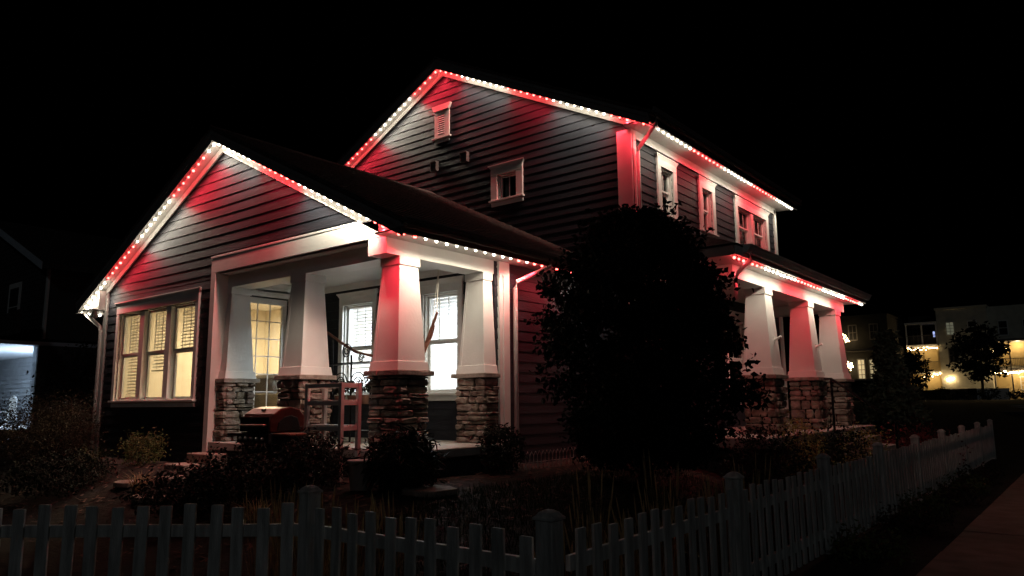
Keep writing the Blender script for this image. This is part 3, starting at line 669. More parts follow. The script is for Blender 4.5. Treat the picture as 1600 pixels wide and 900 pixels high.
# the leafy tree in front of the house
TX, TY = -4.57, 8.38; TZ = hgt(TX, TY)
tree = thing('leafy_tree', 'tall dense dark leafy tree standing in front of the house between its two porches', 'tree')
rn = random.Random(5); mb = MB()
mb.tube([(TX, TY, TZ - .1), (TX + .02, TY, TZ + .5), (TX - .02, TY + .02, .3), (TX, TY, 1.3), (TX + .03, TY, 2.3)], [.10, .08, .065, .045, .012], 9)
prof = ((-.72, .72), (-.45, .98), (0, 1.14), (.6, 1.19), (1.1, 1.14), (1.5, 1.04), (1.8, .88), (2.1, .66), (2.28, .45), (2.38, .2))
def hw(z):
    for (a, b), (c, d) in zip(prof, prof[1:]):
        if a <= z <= c: return b + (d - b) * (z - a) / (c - a)
    return .1
pts = []; cl = []
for k in range(950):
    z = rn.uniform(-.72, 2.38); a = rn.uniform(0, 6.283); r = hw(z) * (rn.random() ** .33) * (1 + .13 * math.sin(3 * a + z * 2.1) + .09 * math.sin(5 * a - 3.3 * z) + rn.uniform(-.12, .05))
    c = Vector((TX + r * math.cos(a), TY + r * math.sin(a), z)); cl.append(c)
    sg = rn.uniform(.06, .10)
    for _ in range(36): pts.append(c + Vector((rn.gauss(0, sg), rn.gauss(0, sg), rn.gauss(0, sg * .8))))
for k in range(34):                                        # shoots standing out of the crown
    z = rn.choice((2.2, 2.3, 2.0, 1.8, 1.3, .6, 0)) + rn.uniform(-.2, .1); a = rn.uniform(0, 6.283); r = hw(min(z, 2.37)) * .95
    b = Vector((TX + r * math.cos(a), TY + r * math.sin(a), z)); d = Vector((math.cos(a) * .6, math.sin(a) * .6, rn.uniform(.3, 1.3))).normalized(); ln = rn.uniform(.15, .42)
    mb.tube([b - d * .3, b + d * ln], [.006, .002], 5)
    for j in range(16): pts.append(b + d * ln * (j / 15) + Vector((rn.gauss(0, .028), rn.gauss(0, .028), rn.gauss(0, .028))))
for k in range(26):
    e = rn.choice(cl); z = max(TZ + .4, e.z - rn.uniform(.4, 1.0)); s = Vector((TX, TY, z))
    mb.tube([s, s.lerp(e, .5) + Vector((0, 0, .06)), e], [.03, .018, .006], 6)
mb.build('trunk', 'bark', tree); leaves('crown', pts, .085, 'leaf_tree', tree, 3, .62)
# garden shrubs
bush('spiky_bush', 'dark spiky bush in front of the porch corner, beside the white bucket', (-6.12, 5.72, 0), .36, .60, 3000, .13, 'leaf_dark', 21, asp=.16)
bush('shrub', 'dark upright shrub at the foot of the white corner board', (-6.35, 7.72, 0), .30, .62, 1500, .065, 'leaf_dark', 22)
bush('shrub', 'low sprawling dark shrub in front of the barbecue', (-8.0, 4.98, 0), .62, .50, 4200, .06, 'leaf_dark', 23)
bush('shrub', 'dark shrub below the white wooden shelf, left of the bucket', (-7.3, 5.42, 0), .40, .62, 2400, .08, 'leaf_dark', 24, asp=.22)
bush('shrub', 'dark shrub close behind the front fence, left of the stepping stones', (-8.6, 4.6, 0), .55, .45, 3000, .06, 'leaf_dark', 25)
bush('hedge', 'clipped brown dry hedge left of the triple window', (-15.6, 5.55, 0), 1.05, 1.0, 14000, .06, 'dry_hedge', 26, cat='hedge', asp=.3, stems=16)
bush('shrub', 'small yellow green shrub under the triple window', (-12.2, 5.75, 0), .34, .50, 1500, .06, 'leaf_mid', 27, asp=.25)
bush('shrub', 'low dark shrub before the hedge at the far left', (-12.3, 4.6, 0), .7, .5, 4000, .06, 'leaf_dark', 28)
bush('shrub', 'yellow green shrub lit beside the first side porch column', (-3.80, 11.95, 0), .38, 1.08, 2300, .07, 'leaf_yellow', 29, asp=.22)
bush('shrub', 'dark shrub left of the side porch steps, under the middle column', (-3.55, 13.1, 0), .5, 1.0, 2200, .06, 'leaf_dark', 30)
bush('shrub', 'pale leaved shrub catching light at the side porch steps', (-3.35, 14.0, 0), .42, .98, 1900, .05, 'leaf_yellow', 31)
bush('shrub', 'dark red leaved bush right of the side porch, behind the fence', (-3.2, 17.4, 0), .8, .85, 2600, .07, 'rose', 32)
bush('shrub', 'dark bush below the side porch column nearest the tree', (-3.85, 10.6, 0), .55, 1.0, 2300, .06, 'leaf_dark', 33)
for i, (x, y_, h_, lb) in enumerate(((-12.9, 5.3, .42, 'arching grass tuft in front of the hedge'), (-10.35, 4.85, .32, 'straw coloured grass tuft beside the stepping stones'), (-7.05, 4.55, .34, 'straw coloured grass tuft behind the front fence post'))):
    t = thing('grass_tuft', lb, 'grass tuft', 'grass tufts in the garden'); t['kind'] = 'thing'; blades('blade', (x, y_, hgt(x, y_)), 110, h_, .34, .006, 'straw' if i else 'leaf_mid', t, 40 + i)
rn = random.Random(9)
fg = ([(-5.75 + .17 * k + rn.uniform(-.05, .05), 3.72 + rn.uniform(-.1, .25), .72) for k in range(10)] + [(-3.0 + rn.uniform(-.15, .2), 4.3 + .33 * k, .64) for k in range(12)] + [(-3.35, 5.2, .80), (-3.25, 6.3, .88), (-3.1, 7.9, .8)])
NTH = ('first', 'second', 'third', 'fourth', 'fifth', 'sixth', 'seventh', 'eighth', 'ninth')
for i, (x, y_, h_) in enumerate(fg):
    k = 0 if i < 10 else 1 if i < 22 else 2
    nth = ('first', 'second', 'third', 'fourth', 'fifth', 'sixth', 'seventh', 'eighth', 'ninth', 'tenth', 'eleventh', 'twelfth')[i - (0, 10, 22)[k]]
    t = thing('feather_grass', nth + (' straw grass clump from the left behind the front fence', ' straw grass clump from the corner post behind the side fence', ' tall feathery plume from the corner post above the side fence')[k], 'ornamental grass', ('straw grass behind the front fence', 'straw grass behind the side fence', 'tall plumes behind the side fence')[k])
    t['kind'] = 'thing'
    blades('blade', (x, y_, hgt(x, y_)), 44, h_, .18, .0028, 'straw', t, 60 + i, heads=.4, r0=.10)
# mulch, twigs, flagstones
mb = MB(); rn = random.Random(3)
for _ in range(5200):
    x, y_ = rn.uniform(-14.5, -2.6), rn.uniform(3.5, 10.8)
    if (x < -6.6 and y_ > 6.2) or x < -6.9 and y_ > 6: continue
    c = Vector((x, y_, hgt(x, y_) + .012)); a = rn.uniform(0, 3.14); l = rn.uniform(.02, .07); d = Vector((math.cos(a), math.sin(a), rn.uniform(-.2, .35))) * l; s = Vector((-math.sin(a), math.cos(a), rn.uniform(-.3, .3))) * rn.uniform(.006, .018)
    mb.poly([c - d - s, c + d - s, c + d + s, c - d + s])
o = mb.build('mulch_chips', 'mulch'); tag(o, 'wood chip mulch strewn over the garden beds', 'mulch', kind='stuff')
mb = MB()
for _ in range(26000):
    x, y_ = rn.uniform(-5.6, -2.5), rn.uniform(3.6, 10.2)
    c = Vector((x, y_, hgt(x, y_))); a = rn.uniform(0, 6.28); h_ = rn.uniform(.03, .085); s = Vector((math.cos(a), math.sin(a), 0)) * .004
    mb.poly([c - s, c + s, c + Vector((rn.uniform(-.03, .03), rn.uniform(-.03, .03), h_))])
o = mb.build('grass', 'lawn'); tag(o, 'short dark grass on the lawn inside the fence', 'grass', kind='stuff')
for i, (x, y_, r_, lb) in enumerate(((-5.75, 5.75, .36, 'flat flagstone lying right of the spiky bush'), (-10.1, 5.25, .34, 'stepping stone at the foot of the porch steps'), (-9.75, 4.75, .36, 'stepping stone nearest the front fence'), (-10.9, 5.0, .28, 'small stepping stone beside the yellow green shrub'))):
    n = 9; z = hgt(x, y_); pts = [(x + r_ * math.cos(6.283 * k / n) * rn.uniform(.75, 1.1), y_ + r_ * .75 * math.sin(6.283 * k / n) * rn.uniform(.8, 1.1), z - .02) for k in range(n)]
    tag(MB().extr(pts, (0, 0, .065)).build('flagstone', 'flagstone', None, bevel=.012), lb, 'flagstone', 'flagstones in the garden')
t = thing('wire_edging', 'low wire border fence along the side wall bed', 'border fence')
mb = MB(); y_ = 7.9
while y_ < 10.0:
    z = hgt(-6.3, y_); mb.tube([(-6.3, y_, z), (-6.3, y_ + .02, z + .2), (-6.3, y_ + .06, z + .25), (-6.3, y_ + .10, z + .2), (-6.3, y_ + .12, z)], .004, 4); y_ += .09
mb.build('hoop', 'white_wood', t); MB().tube([(-6.3, 7.9, hgt(-6.3, 8) + .1), (-6.3, 10, hgt(-6.3, 8) + .1)], .003, 4).build('wire', 'white_wood', t)

# ------------------------------------------------------------------ things on and around the porch
# barbecue
g = thing('barbecue', 'gas barbecue with a red lid and side shelf in front of the porch', 'barbecue'); gx0, gx1, gy0, gy1 = -8.92, -8.25, 5.45, 6.02; gz = hgt(-8.6, 5.6)
prf = [(gy0, -.36), (gy0 + .0, -.22), (gy0 + .06, -.13), (gy0 + .16, -.065), (gy0 + .30, -.04), (gy0 + .44, -.075), (gy0 + .53, -.16), (gy1, -.30), (gy1, -.36)]
lid = MB().extr([(gx0, a, b) for a, b in prf], (gx1 - gx0, 0, 0)).build('lid', 'red_enamel', g, bevel=.018)
MB().extr([(gx1 + .003, a, b) for a, b in [(gy0 + .1, -.35), (gy0 + .12, -.24), (gy0 + .2, -.17), (gy0 + .3, -.15), (gy0 + .4, -.18), (gy0 + .46, -.35)]], (.012, 0, 0)).build('lid_panel', 'black_metal', lid, bevel=.006)
MB().box(gx0 + .01, gx1 - .01, gy0 - .008, gy0 - .001, -.355, -.17).build('lid_front', 'black_metal', lid)
MB().tube([(gx0 + .06, gy0 - .002, -.27), (gx0 + .06, gy0 - .05, -.27), (gx1 - .06, gy0 - .05, -.27), (gx1 - .06, gy0 - .002, -.27)], .011, 8).build('handle', 'steel', lid)
MB().lathe((gx0 + .34, gy0 + .12, -.085), [(.03, -.01), (.03, .02), (.001, .022)], 12).build('thermometer', 'black_metal', lid)
MB().box(gx0 - .01, gx1 + .01, gy0 + .01, gy1, -.52, -.365).build('firebox', 'black_metal', g, bevel=.01)
pn = MB().box(gx0 - .02, gx1 + .02, gy0 - .03, gy0 + .01, -.50, -.375).build('control_panel', 'black_metal', g, bevel=.008)
for k in range(5): MB().lathe((0, 0, 0), [(.022, 0), (.022, .02), (.014, .032), (.001, .032)], 10).build('knob', 'steel', pn).matrix_basis = Matrix.Translation((gx0 + .08 + k * .125, gy0 - .03, -.44)) @ Matrix.Rotation(R(90), 4, 'X')
MB().box(gx0 - .38, gx0 - .01, gy0 + .04, gy1 - .04, -.42, -.38).build('side_shelf', 'black_metal', g, bevel=.01)
MB().box(gx1 + .01, gx1 + .34, gy0 + .04, gy1 - .04, -.40, -.37).build('side_shelf', 'wood_red', g, bevel=.01)
MB().box(gx0 + .02, gx1 - .02, gy0 + .06, gy1 - .03, gz + .12, -.525).build('cabinet', 'black_metal', g, bevel=.006)
for x in (gx0 + .03, gx1 - .03):
    for y_ in (gy0 + .05, gy1 - .04): MB().box(x - .02, x + .02, y_ - .02, y_ + .02, gz - .02, -.50).build('leg', 'black_metal', g)
# white shelf frame
s = thing('shelf_unit', 'open white wooden shelf frame standing before the stone bases', 'shelf'); sx0, sx1, sy0, sy1 = -8.06, -7.32, 5.82, 6.14; gz = hgt(-7.7, 6)
for x in (sx0, sx1 - .055):
    for y_ in (sy0, sy1 - .05): MB().box(x, x + .055, y_, y_ + .05, gz - .03, .25).build('post', 'white_wood', s, bevel=.004)
for z in (.19, -.03, -.34):
    MB().box(sx0 + .055, sx1 - .055, sy0 + .005, sy0 + .035, z, z + .055).build('rail', 'white_wood', s, bevel=.003); MB().box(sx0 + .055, sx1 - .055, sy1 - .04, sy1 - .01, z, z + .055).build('rail', 'white_wood', s, bevel=.003)
    for x in (sx0 + .012, sx1 - .043): MB().box(x, x + .03, sy0 + .05, sy1 - .05, z, z + .055).build('rail', 'white_wood', s, bevel=.003)
    if z < .1:
        for k in range(3): MB().box(sx0 + .02, sx1 - .02, sy0 + .045 + k * .085, sy0 + .115 + k * .085, z + .056, z + .07).build('slat', 'white_wood', s)
# black wrought iron plant stand behind
b = thing('plant_stand', 'black wrought iron plant stand with scrolls behind the white shelf', 'plant stand')
bx0, bx1, by = -9.35, -8.45, 7.25
for x, zt in ((bx0, .98), ((bx0 + bx1) / 2, .72), (bx1, .60)): MB().tube([(x, by, SLAB), (x, by, zt)], .016, 6).build('upright', 'black_metal', b)
MB().tube([(bx0 - .15, by, 1.10), (bx0 + .2, by, .92), ((bx0 + bx1) / 2 + .1, by, .76), (bx1 + .15, by, .66)], .022, 6).build('top_rail', 'wood_red', b)
for z in (.60, -.02, -.4): MB().box(bx0 - .1, bx1 + .1, by - .12, by + .12, z - .02, z).build('shelf', 'black_metal', b)
for k, (x, z, r_) in enumerate(((bx0 + .22, .30, .17), (bx0 + .62, .28, .19), (bx0 + .36, .78, .12), (bx0 + .70, .66, .07))):
    pts = []
    for j in range(34): a = j * .42; rr = r_ * (1 - j / 40); pts.append((x + rr * math.cos(a), by - .02, z + rr * math.sin(a)))
    MB().tube(pts, .009, 5).build('scroll', 'black_metal', b)
for k in range(3):
    x = bx0 + .2 + k * .3; p_ = thing('potted_plant', ('potted plant left on the black iron stand', 'potted plant in the middle of the black iron stand', 'potted plant right on the black iron stand')[k], 'potted plant', 'potted plants on the iron stand')
    MB().lathe((x, by, -.02), [(.001, 0), (.06, 0), (.085, .13), (.09, .13), (.078, .12), (.001, .11)], 14).build('pot', 'terracotta', p_)
    rq = random.Random(k); leaves('foliage', [Vector((x + rq.gauss(0, .06), by + rq.gauss(0, .06), .18 + abs(rq.gauss(0, .08)))) for _ in range(90)], .07, 'leaf_dark', p_, k)
# hanging rope chair
h = thing('hanging_chair', 'rope hammock chair hanging behind the corner column', 'hanging chair'); hx, hy = -7.50, 7.70
MB().lathe((hx, hy, 2.03), [(.001, .045), (.02, .04), (.024, .0), (.001, -.005)], 10).build('hook', 'black_metal', h)
A, B = Vector((-7.35, 7.50, 1.24)), Vector((-7.64, 7.52, .70)); H0 = Vector((hx, hy, 2.03))
MB().tube([H0, A], .008, 5).tube([H0, A.lerp(B, .35)], .006, 5).tube([H0, A.lerp(B, .2) + Vector((0, .05, 0))], .006, 5).build('rope', 'rope', h)
MB().tube([A + (A - B) * .05, A.lerp(B, .5), B], [.018, .024, .022], 8).build('spreader_bar', 'wood_red', h)
mb = MB(); nn = 8
for i in range(nn):
    for j in range(nn):
        u, v = i / (nn - 1), j / (nn - 1); p = A.lerp(B, .15 + .85 * u)
        mb.v.append((p.x - .10 * v, p.y + .05 * math.sin(5 * u + 3 * v), p.z - (.28 + .45 * u) * v))
for i in range(nn - 1):
    for j in range(nn - 1): k = i * nn + j; mb.f.append((k, k + 1, k + nn + 1, k + nn))
sl = mb.build('sling', 'wood_red', h, True); so = sl.modifiers.new('s', 'SOLIDIFY'); so.thickness = .012
# white bucket
t = thing('bucket', 'white plastic bucket on the ground in front of the porch', 'bucket'); bz = hgt(-6.62, 5.57)
MB().lathe((-6.62, 5.57, bz), [(.001, .0), (.125, 0), (.150, .30), (.158, .30), (.158, .325), (.146, .325), (.120, .02), (.001, .02)], 24).build('body', 'bucket', t, True)
MB().tube([(-6.62 + .16 * math.cos(a), 5.57 - .03 - .05 * math.sin(a), bz + .30 - .12 * math.sin(a)) for a in [math.pi * k / 10 for k in range(11)]], .004, 5).build('handle', 'steel', t)
# iron handrail at the side porch steps
t = thing('handrail', 'black iron handrail sloping down from the side porch steps', 'handrail')
MB().tube([(-3.98, 14.55, SLAB), (-3.98, 14.55, .36)], .022, 8).build('post', 'black_metal', t); MB().tube([(-2.95, 14.55, -1.5), (-2.95, 14.55, -.42)], .022, 8).build('post', 'black_metal', t)
MB().tube([(-4.1, 14.55, .36), (-3.98, 14.55, .36), (-2.95, 14.55, -.42), (-2.8, 14.55, -.46)], .024, 8).build('rail', 'black_metal', t)
# indoors
t = thing('armchair', 'dark armchair seen through the right sash of the triple window', 'armchair')
MB().box(-12.7, -11.9, 7.3, 8.0, -.5, -.1).build('seat', 'sofa', t, bevel=.06); MB().box(-12.7, -11.9, 7.95, 8.2, -.5, .55).build('backrest', 'sofa', t, bevel=.08)
for x in (-12.85, -11.9): MB().box(x, x + .16, 7.3, 8.15, -.5, .18).build('armrest', 'sofa', t, bevel=.05)
t = thing('table_lamp', 'lit table lamp behind the left sash of the triple window', 'lamp')
MB().lathe((-14.2, 8.6, .1), [(.08, 0), (.08, .02), (.02, .04), (.05, .16), (.015, .3)], 14).build('base', 'steel', t, True); MB().lathe((-14.2, 8.6, .4), [(.19, 0), (.12, .26)], 20).build('lamp_shade', 'lit_shade', t, True)
light('lamp_light', 'POINT', (-14.2, 8.6, .5), 6, (1, .74, .4), t, .06)
t = thing('side_table', 'side table under the table lamp inside the triple window', 'table')
MB().box(-14.5, -13.9, 8.35, 8.85, .05, .1).build('table_top', 'wood_red', t)
for x in (-14.46, -13.98):
    for y_ in (8.4, 8.76): MB().box(x, x + .04, y_, y_ + .04, -.56, .05).build('leg', 'wood_red', t)
t = thing('hanging_plant', 'green trailing plant hanging inside the right porch window', 'hanging plant'); rq = random.Random(4)
MB().lathe((-7.78, 8.72, 1.5), [(.001, 0), (.07, 0), (.1, .13), (.085, .13), (.001, .1)], 14).build('pot', 'cool_plaster', t)
MB().tube([(-7.78, 8.72, 2.1), (-7.78, 8.72, 1.6)], .003, 4).build('cord', 'rope', t)
mb_p = []
for k in range(9):
    a = rq.uniform(0, 6.28); l_ = rq.uniform(.12, .55)
    for j in range(int(l_ * 40)): mb_p.append(Vector((-7.78 + math.cos(a) * (.1 + .05 * math.sin(j)), 8.72 + math.sin(a) * .09, 1.62 - j / 40 + rq.gauss(0, .02))))
leaves('foliage', mb_p, .07, 'leaf_mid', t, 4, .7)

# ------------------------------------------------------------------ the neighbouring house at the left
nb = thing('house', 'dark neighbouring house at the left edge with a cool white lit porch', 'house', None)
NY = 9.0; FN = Fr((0, NY, 0), (1, 0, 0), (0, -1, 0))
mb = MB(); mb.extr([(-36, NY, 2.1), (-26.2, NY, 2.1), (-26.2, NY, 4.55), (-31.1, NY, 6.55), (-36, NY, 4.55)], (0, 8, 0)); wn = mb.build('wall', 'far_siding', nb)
for k in range(27):
    z = 2.12 + .165 * k
    e = -26.2 if z < 4.5 else -31.1 + (6.5 - z) / .408
    if e < -30.9: break
    MB().hexa([(max(-36, -62.2 - e), NY - .02, z), (e, NY - .02, z), (e, NY - .001, z), (max(-36, -62.2 - e), NY - .001, z), (max(-36, -62.2 - e), NY - .005, z + .16), (e, NY - .005, z + .16), (e, NY - .001, z + .16), (max(-36, -62.2 - e), NY - .001, z + .16)]).build('siding_board', 'far_siding', wn)
for xe in (-25.4, -36.8):
    a = abs(xe + 31.1); MB().extr([(-31.1, NY - .5, 6.75), (xe, NY - .5, 6.75 - .408 * a), (xe, NY - .5, 6.57 - .408 * a), (-31.1, NY - .5, 6.57)], (0, 9, 0)).build('roof', 'shingle', nb)
    MB().extr([(-31.1, NY - .53, 6.76), (xe, NY - .53, 6.76 - .408 * a), (xe, NY - .53, 6.52 - .408 * a), (-31.1, NY - .53, 6.52)], (0, .03, 0)).build('fascia', 'cool_siding', nb)
trim(FN, -26.32, -26.16, 2.1, 4.5, .05, -.02, 'corner_board', nb)
w_ = MB().fbox(FN, -29.6, -28.5, 2.6, 4.2, .02, .06).build('window', 'trim', nb); MB().fbox(FN, -29.45, -28.65, 2.72, 4.02, .058, .064).build('pane', 'unlit_dark', w_); MB().fbox(FN, -29.45, -28.65, 3.34, 3.38, .06, .08).build('meeting_rail', 'trim', w_)
MB().extr([(-36, NY - 1.6, 2.0), (-23.6, NY - 1.6, 2.0), (-25.5, NY - 1.0, 2.9), (-36, NY - .05, 2.9)], (0, .1, .05)).build('porch_roof', 'shingle', nb)
MB().box(-36, -26.0, NY - 1.7, NY + 1.8, 1.88, 2.0).build('porch_ceiling', 'cool_siding', nb)
wn2 = MB().box(-36, -26.3, NY + 1.8, NY + 1.9, -.7, 1.9).build('wall', 'cool_siding', nb)
for k in range(15): MB().hexa([(-36, NY + 1.77, -.6 + k * .165), (-26.3, NY + 1.77, -.6 + k * .165), (-26.3, NY + 1.799, -.6 + k * .165), (-36, NY + 1.799, -.6 + k * .165), (-36, NY + 1.793, -.44 + k * .165), (-26.3, NY + 1.793, -.44 + k * .165), (-26.3, NY + 1.799, -.44 + k * .165), (-36, NY + 1.799, -.44 + k * .165)]).build('siding_board', 'cool_siding', wn2)
MB().box(-26.45, -26.1, NY - .2, NY + .15, -.9, 1.88).build('porch_post', 'cool_siding', nb, bevel=.01)
MB().box(-26.1, -26.0, NY - .2, NY + 1.8, -.9, 1.88).build('wall', 'far_siding', nb)  # end wall added to stop the porch light spilling sideways
MB().box(-36, -26, NY - 1.6, NY + 1.8, -1.1, -.7).build('porch_slab', 'concrete', nb)
MB().lathe((-27.9, NY + 1.45, 1.8), [(.001, -.03), (.15, -.02), (.17, .08), (.001, .08)], 16).build('porch_lamp', 'lamp_cool', nb, True)
light('porch_light', 'POINT', (-27.9, NY + 1.45, 1.62), 1500, (.66, .82, 1), nb, .12)
ad = thing('garden_chair', 'white slatted garden chair on the neighbour\'s lit porch', 'chair')
for k in range(6): MB().box(-27.62 + k * .1, -27.54 + k * .1, NY - .35 + .0, NY - .32, -.45, .25 + .08 * math.sin(k * .62)).build('back_slat', 'trim', ad)
MB().box(-27.65, -27.0, NY - .95, NY - .35, -.42, -.38).build('seat', 'trim', ad)
for x in (-27.72, -27.0): MB().box(x, x + .1, NY - 1.0, NY - .3, -.2, -.17).build('armrest', 'trim', ad); MB().box(x + .02, x + .08, NY - .98, NY - .9, -.7, -.2).build('leg', 'trim', ad); MB().box(x + .02, x + .08, NY - .4, NY - .33, -.7, -.2).build('leg', 'trim', ad)
t = thing('picket_fence', 'short dark picket fence before the neighbour\'s porch', 'fence')
for k in range(9): MB().box(-27.9 + k * .2, -27.78 + k * .2, NY - 2.3, NY - 2.27, -1.0, -.15).build('picket', 'far_siding', t)
for z in (-.85, -.4): MB().box(-28.0, -26.0, NY - 2.26, NY - 2.22, z, z + .08).build('rail', 'far_siding', t)
def small_tree(name, label, x, y_, z0, top, rad, m, seed, size=.2, n=110, per=26, low=.25, cone=False, trunk=.07):
    rn = random.Random(seed); t = thing(name, label, 'tree'); pts = []; mb = MB(); H = top - z0
    mb.tube([(x, y_, z0 - .1), (x + .02 * H, y_, z0 + H * .5), (x, y_, top - .1)], [trunk, trunk * .7, .01], 8)
    for k in range(n):
        if cone:
            v = rn.random() ** 1.4; z = z0 + H * (low + (1 - low) * v); r = rad * (1 - v) * (.35 + .65 * rn.random()) + .02
        else:
            q = in_ball(rn); z = z0 + H * (low + (1 - low) * (.5 + .5 * q.z)); r = rad * math.hypot(q.x, q.y) * rn.uniform(.8, 1.15)
        a = rn.uniform(0, 6.283); c = Vector((x + r * math.cos(a), y_ + r * math.sin(a), z))
        if k % 4 == 0: mb.tube([(x, y_, max(z0 + H * .18, z - r * .6)), c], [trunk * .3, .006], 5)
        for _ in range(per): pts.append(c + Vector((rn.gauss(0, 1), rn.gauss(0, 1), rn.gauss(0, .8))) * rad * .11)
    mb.build('trunk', 'bark', t); leaves('crown', pts, size, m, t, seed, .5); return t
small_tree('leafy_tree', 'dark garden tree between the neighbouring house and the lit house', -22.6, 9.2, -1.0, 1.75, 1.5, 'leaf_dark', 71, .11, 190, 30, .05)
small_tree('young_tree', 'thin sapling in front of the neighbour\'s lit porch', -25.9, 6.9, -1.2, .55, .4, 'leaf_dark', 72, .11, 22, 12, .3, trunk=.03)

# ------------------------------------------------------------------ the far side of the street at the right
K = 1.5; TYY = 90.0; GB = -.3
th_ = thing('apartment_building', 'pale three storey apartment block across the street with lit balconies', 'building')
FT = Fr((0, TYY, 0), (1, 0, 0), (0, -1, 0))
MB().box(-13.4, -8.8, TYY, TYY + 9, GB - .3, 9.25).build('wall', 'stucco', th_)
MB().box(-13.5, -8.7, TYY - .12, TYY + 9, 9.25, 9.45).build('parapet', 'stucco', th_)
MB().box(-8.8, 4, TYY + .9, TYY + 9, GB - .3, 9.3).build('wall', 'stucco', th_)
MB().box(-16.4, -13.4, TYY + 1.8, TYY + 9, GB - .3, 8.9).build('wall', 'stucco_dark', th_)
def far_win(F, u0, u1, v0, v1, pm, cols=2, rows=2, fm='trim'):
    w = MB()
    for q in ((u0 - .1, u0, v0 - .1, v1 + .1), (u1, u1 + .1, v0 - .1, v1 + .1), (u0, u1, v0 - .12, v0), (u0, u1, v1, v1 + .12)): w.fbox(F, *q, -.02, .06)
    w = w.build('window', fm, th_); MB().fbox(F, u0, u1, v0, v1, -.01, .012).build('pane', pm, w)
    g = MB()
    for k in range(1, cols): x = u0 + (u1 - u0) * k / cols; g.fbox(F, x - .025, x + .025, v0, v1, .013, .035)
    for k in range(1, rows): z = v0 + (v1 - v0) * k / rows; g.fbox(F, u0, u1, z - .03, z + .03, .014, .037)
    g.build('muntin', fm, w)
glow('dim_window', (.9, .9, .6), .10); glow('lit_window', (1, .8, .42), .30); glow('tv_glow', (.45, .55, 1), 1.0)
far_win(FT, -12.5, -11.85, 6.55, 7.8, 'dim_window', 2, 4); far_win(FT, -10.5, -9.8, 6.65, 7.8, 'unlit_dark', 1, 2); far_win(FT, -12.45, -11.75, 3.7, 5.05, 'unlit_dark', 2, 2, 'graypanel')
FT2 = Fr((0, TYY + .9, 0), (1, 0, 0), (0, -1, 0))
far_win(FT2, -7.9, -7.2, 6.3, 7.7, 'unlit_dark', 1, 2); far_win(FT2, -5.8, -5.1, 6.3, 7.7, 'unlit_dark', 1, 2)
# recessed balconies, left bay
MB().box(-16.5, -13.45, TYY - .1, TYY + 1.8, 5.35, 5.62).build('balcony_floor', 'trim', th_); MB().box(-16.5, -13.45, TYY - .1, TYY + 1.8, 7.85, 8.05).build('balcony_roof', 'trim', th_)
MB().box(-16.5, -13.45, TYY - .1, TYY + 1.8, 2.55, 2.75).build('balcony_floor', 'trim', th_)
for x in (-16.45, -14.95, -13.55):
    for z0, z1 in ((5.62, 7.85), (2.75, 5.35), (GB, 2.55)): MB().box(x, x + .13, TYY - .05, TYY + .08, z0, z1).build('balcony_post', 'trim' if z0 > 5 else 'yellow_wall', th_)
for z in (5.62, 2.75):
    rl = MB().box(-16.4, -13.5, TYY - .05, TYY - .0, z + .95, z + 1.02).build('railing', 'graypanel', th_)
    for k in range(24): MB().box(-16.35 + k * .12, -16.32 + k * .12, TYY - .04, TYY - .01, z, z + .95).build('baluster', 'graypanel', rl)
FT3 = Fr((0, TYY + 1.8, 0), (1, 0, 0), (0, -1, 0))
MB().fbox(FT3, -16.4, -13.45, GB, 2.5, .01, .03).build('balcony_wall', 'yellow_wall', th_); MB().fbox(FT3, -16.4, -13.45, 2.8, 5.3, .01, .03).build('balcony_wall', 'yellow_wall', th_)
far_win(FT3, -16.0, -15.2, 5.8, 7.6, 'unlit_dark', 2, 2, 'graypanel'); far_win(FT3, -14.1, -13.9, 6.5, 7.1, 'tv_glow', 1, 1, 'graypanel'); far_win(FT3, -16.1, -15.3, .3, 2.1, 'unlit_dark', 2, 3, 'graypanel')
# right bay with lit porch and balcony
MB().fbox(FT2, -8.6, 2, 3.1, 5.45, .01, .03).build('balcony_wall', 'yellow_wall', th_); MB().fbox(FT2, -8.6, 2, GB, 2.5, .01, .03).build('balcony_wall', 'yellow_wall', th_)
MB().box(-8.6, 2, TYY - 1.0, TYY + .88, 2.55, 2.8).build('balcony_floor', 'graypanel', th_); MB().box(-8.7, 2, TYY - 1.1, TYY + .88, 5.5, 5.75).build('balcony_roof', 'fascia', th_)
far_win(FT2, -6.4, -5.7, 3.2, 4.8, 'unlit_dark', 2, 4, 'yellow_wall'); far_win(FT2, -6.5, -5.6, .7, 1.9, 'unlit_dark', 3, 3); far_win(FT2, -8.1, -7.4, 3.2, 4.8, 'unlit_dark', 2, 4, 'yellow_wall')
for x in (-8.6, -7.15): MB().box(x, x + .12, TYY - 1.0, TYY - .88, GB, 5.5).build('balcony_post', 'graypanel', th_)
rl = MB().box(-8.6, 2, TYY - .98, TYY - .93, 3.72, 3.79).build('railing', 'graypanel', th_)
for k in range(60): MB().box(-8.5 + k * .14, -8.47 + k * .14, TYY - .97, TYY - .94, 2.8, 3.72).build('baluster', 'graypanel', rl)
MB().box(-17, -13.2, TYY - 2.6, TYY - 2.3, GB - .2, .72).build('garden_wall', 'stucco_dark', th_); MB().box(-13.2, -7.3, TYY - 2.6, TYY - 2.3, GB - .2, .80).build('garden_wall', 'cool_siding', th_)
for (x0, x1) in ((-13.15, -12.35), (-10.8, -10.05)): MB().box(x0, x1, TYY - 2.72, TYY - 2.61, GB - .1, .82).build('gate', 'stucco_dark', th_)
fl = thing('string_light', 'tangled warm fairy lights on the balconies of the far apartment block', 'string light'); rq = random.Random(8)
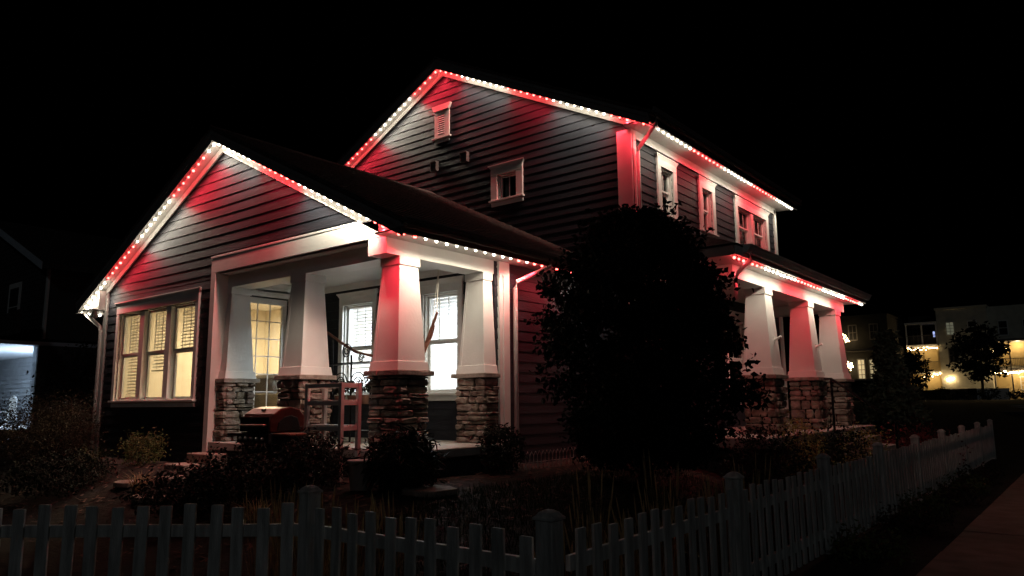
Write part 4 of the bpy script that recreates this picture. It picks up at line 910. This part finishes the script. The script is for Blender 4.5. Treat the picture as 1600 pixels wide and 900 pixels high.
def fairy(x0, x1, y_, z, n, drop, r_=.055):
    for k in range(n):
        x = x0 + (x1 - x0) * k / max(1, n - 1); MB().lathe((x + rq.uniform(-.05, .05), y_, z + rq.uniform(-drop, 0)), [(.001, -r_), (r_ * .8, -r_ * .5), (r_, 0), (r_ * .7, r_ * .7), (.001, r_)], 6).build('bulb', 'bulb_warm', fl)
fairy(-16.3, -13.6, TYY - .15, 5.3, 17, .3); fairy(-15.0, -13.5, TYY - .15, 2.5, 9, .45, .07); fairy(-12.9, -12.3, TYY - .2, 2.0, 5, .35, .09); fairy(-8.6, -4.2, TYY - 1.05, 2.5, 30, .25, .075); fairy(-8.5, -7.3, TYY - .2, 5.1, 12, .6, .06)
for (x, y_, z, p) in ((-14.9, TYY + .9, 5.0, 30), (-14.6, TYY + .9, 2.2, 60), (-6.4, TYY + .1, 5.2, 130), (-6.6, TYY + .1, 2.3, 90), (-12.6, TYY - .8, 1.9, 25)): light('fairy_glow', 'POINT', (x, y_, z), p * .6, (1, .72, .36), fl, .15)
b2 = thing('apartment_building', 'dark apartment block behind the side porch with two lit window panes', 'building')
FT4 = Fr((0, 85, 0), (1, 0, 0), (0, -1, 0)); th_save = th_; th_ = b2
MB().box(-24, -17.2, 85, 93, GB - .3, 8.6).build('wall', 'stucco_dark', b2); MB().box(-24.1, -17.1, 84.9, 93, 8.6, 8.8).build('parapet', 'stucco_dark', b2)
far_win(FT4, -20.35, -19.75, 1.9, 4.0, 'lit_window', 2, 4, 'fascia'); far_win(FT4, -19.2, -18.6, 1.9, 4.0, 'lit_window', 2, 4, 'fascia'); far_win(FT4, -21.0, -20.3, 6.2, 7.7, 'unlit_dark', 2, 2, 'graypanel'); far_win(FT4, -18.9, -18.2, 6.2, 7.7, 'unlit_dark', 2, 2, 'graypanel')
for k in (0, 1): MB().box(-21.3, -17.3, 84, 84.98, 2.0 - .2 + k * 3.1, 2.0 + k * 3.1).build('balcony_floor', 'graypanel', b2)
f2 = thing('string_light', 'glowing fairy lights clustered on the dark block behind the side porch', 'string light')
for (cx, cz, sx, sz, n) in ((-21.15, 6.3, .22, .45, 22), (-21.0, 3.45, .32, .32, 34)):
    for k in range(n): MB().lathe((cx + rq.gauss(0, sx * .6), 83.9, cz + rq.gauss(0, sz * .55)), [(.001, -.06), (.05, 0), (.001, .06)], 6).build('bulb', 'bulb_warm', f2)
small_tree('conifer', 'slim conifer in front of the far apartment block, right of the side porch', -5.75, 28, hgt(-5.75, 28), 2.25, .95, 'needle', 81, .2, 260, 26, .08, True)
small_tree('young_tree', 'round headed street tree before the lit balconies at the right', -9.2, 84, GB, 6.9, 2.3, 'leaf_dark', 82, .42, 150, 20, .24, trunk=.14)
small_tree('leafy_tree', 'dark tree hiding the left balconies of the pale apartment block', -14.6, 82, GB, 4.9, 1.4, 'leaf_dark', 83, .38, 80, 20, .12)
for i in range(9):
    x = -23 + i * 2.1; bush('shrub', NTH[i] + ' dark low shrub from the left along the garden walls across the street', (x, 80 + (i % 3), 0), .9, .8 + .3 * (i % 2), 420, .22, 'leaf_dark', 90 + i, group='shrubs across the street')
for i, (x, y_) in enumerate(((-2.05, 8.2), (-1.95, 10.1), (-2.05, 11.6), (-1.95, 13.0), (-2.0, 14.6), (-2.0, 16.4))):
    bush('shrub', NTH[i] + ' low leafy plant from the camera in the strip between fence and sidewalk', (x, y_, 0), .38, .30, 520, .06, ('leaf_mid', 'dry_hedge')[i % 2], 110 + i, group='plants along the sidewalk')
t = thing('sign_post', 'dark post with a small square sign beyond the side porch', 'sign')
MB().box(-7.62, -7.54, 34, 34.06, -1.3, .2).build('post', 'black_metal', t); MB().box(-7.75, -7.41, 33.97, 33.99, .2, .6).build('sign_panel', 'graypanel', t)
print('boards', N_BOARD, 'stones', stone_n, 'objects', len(bpy.data.objects))
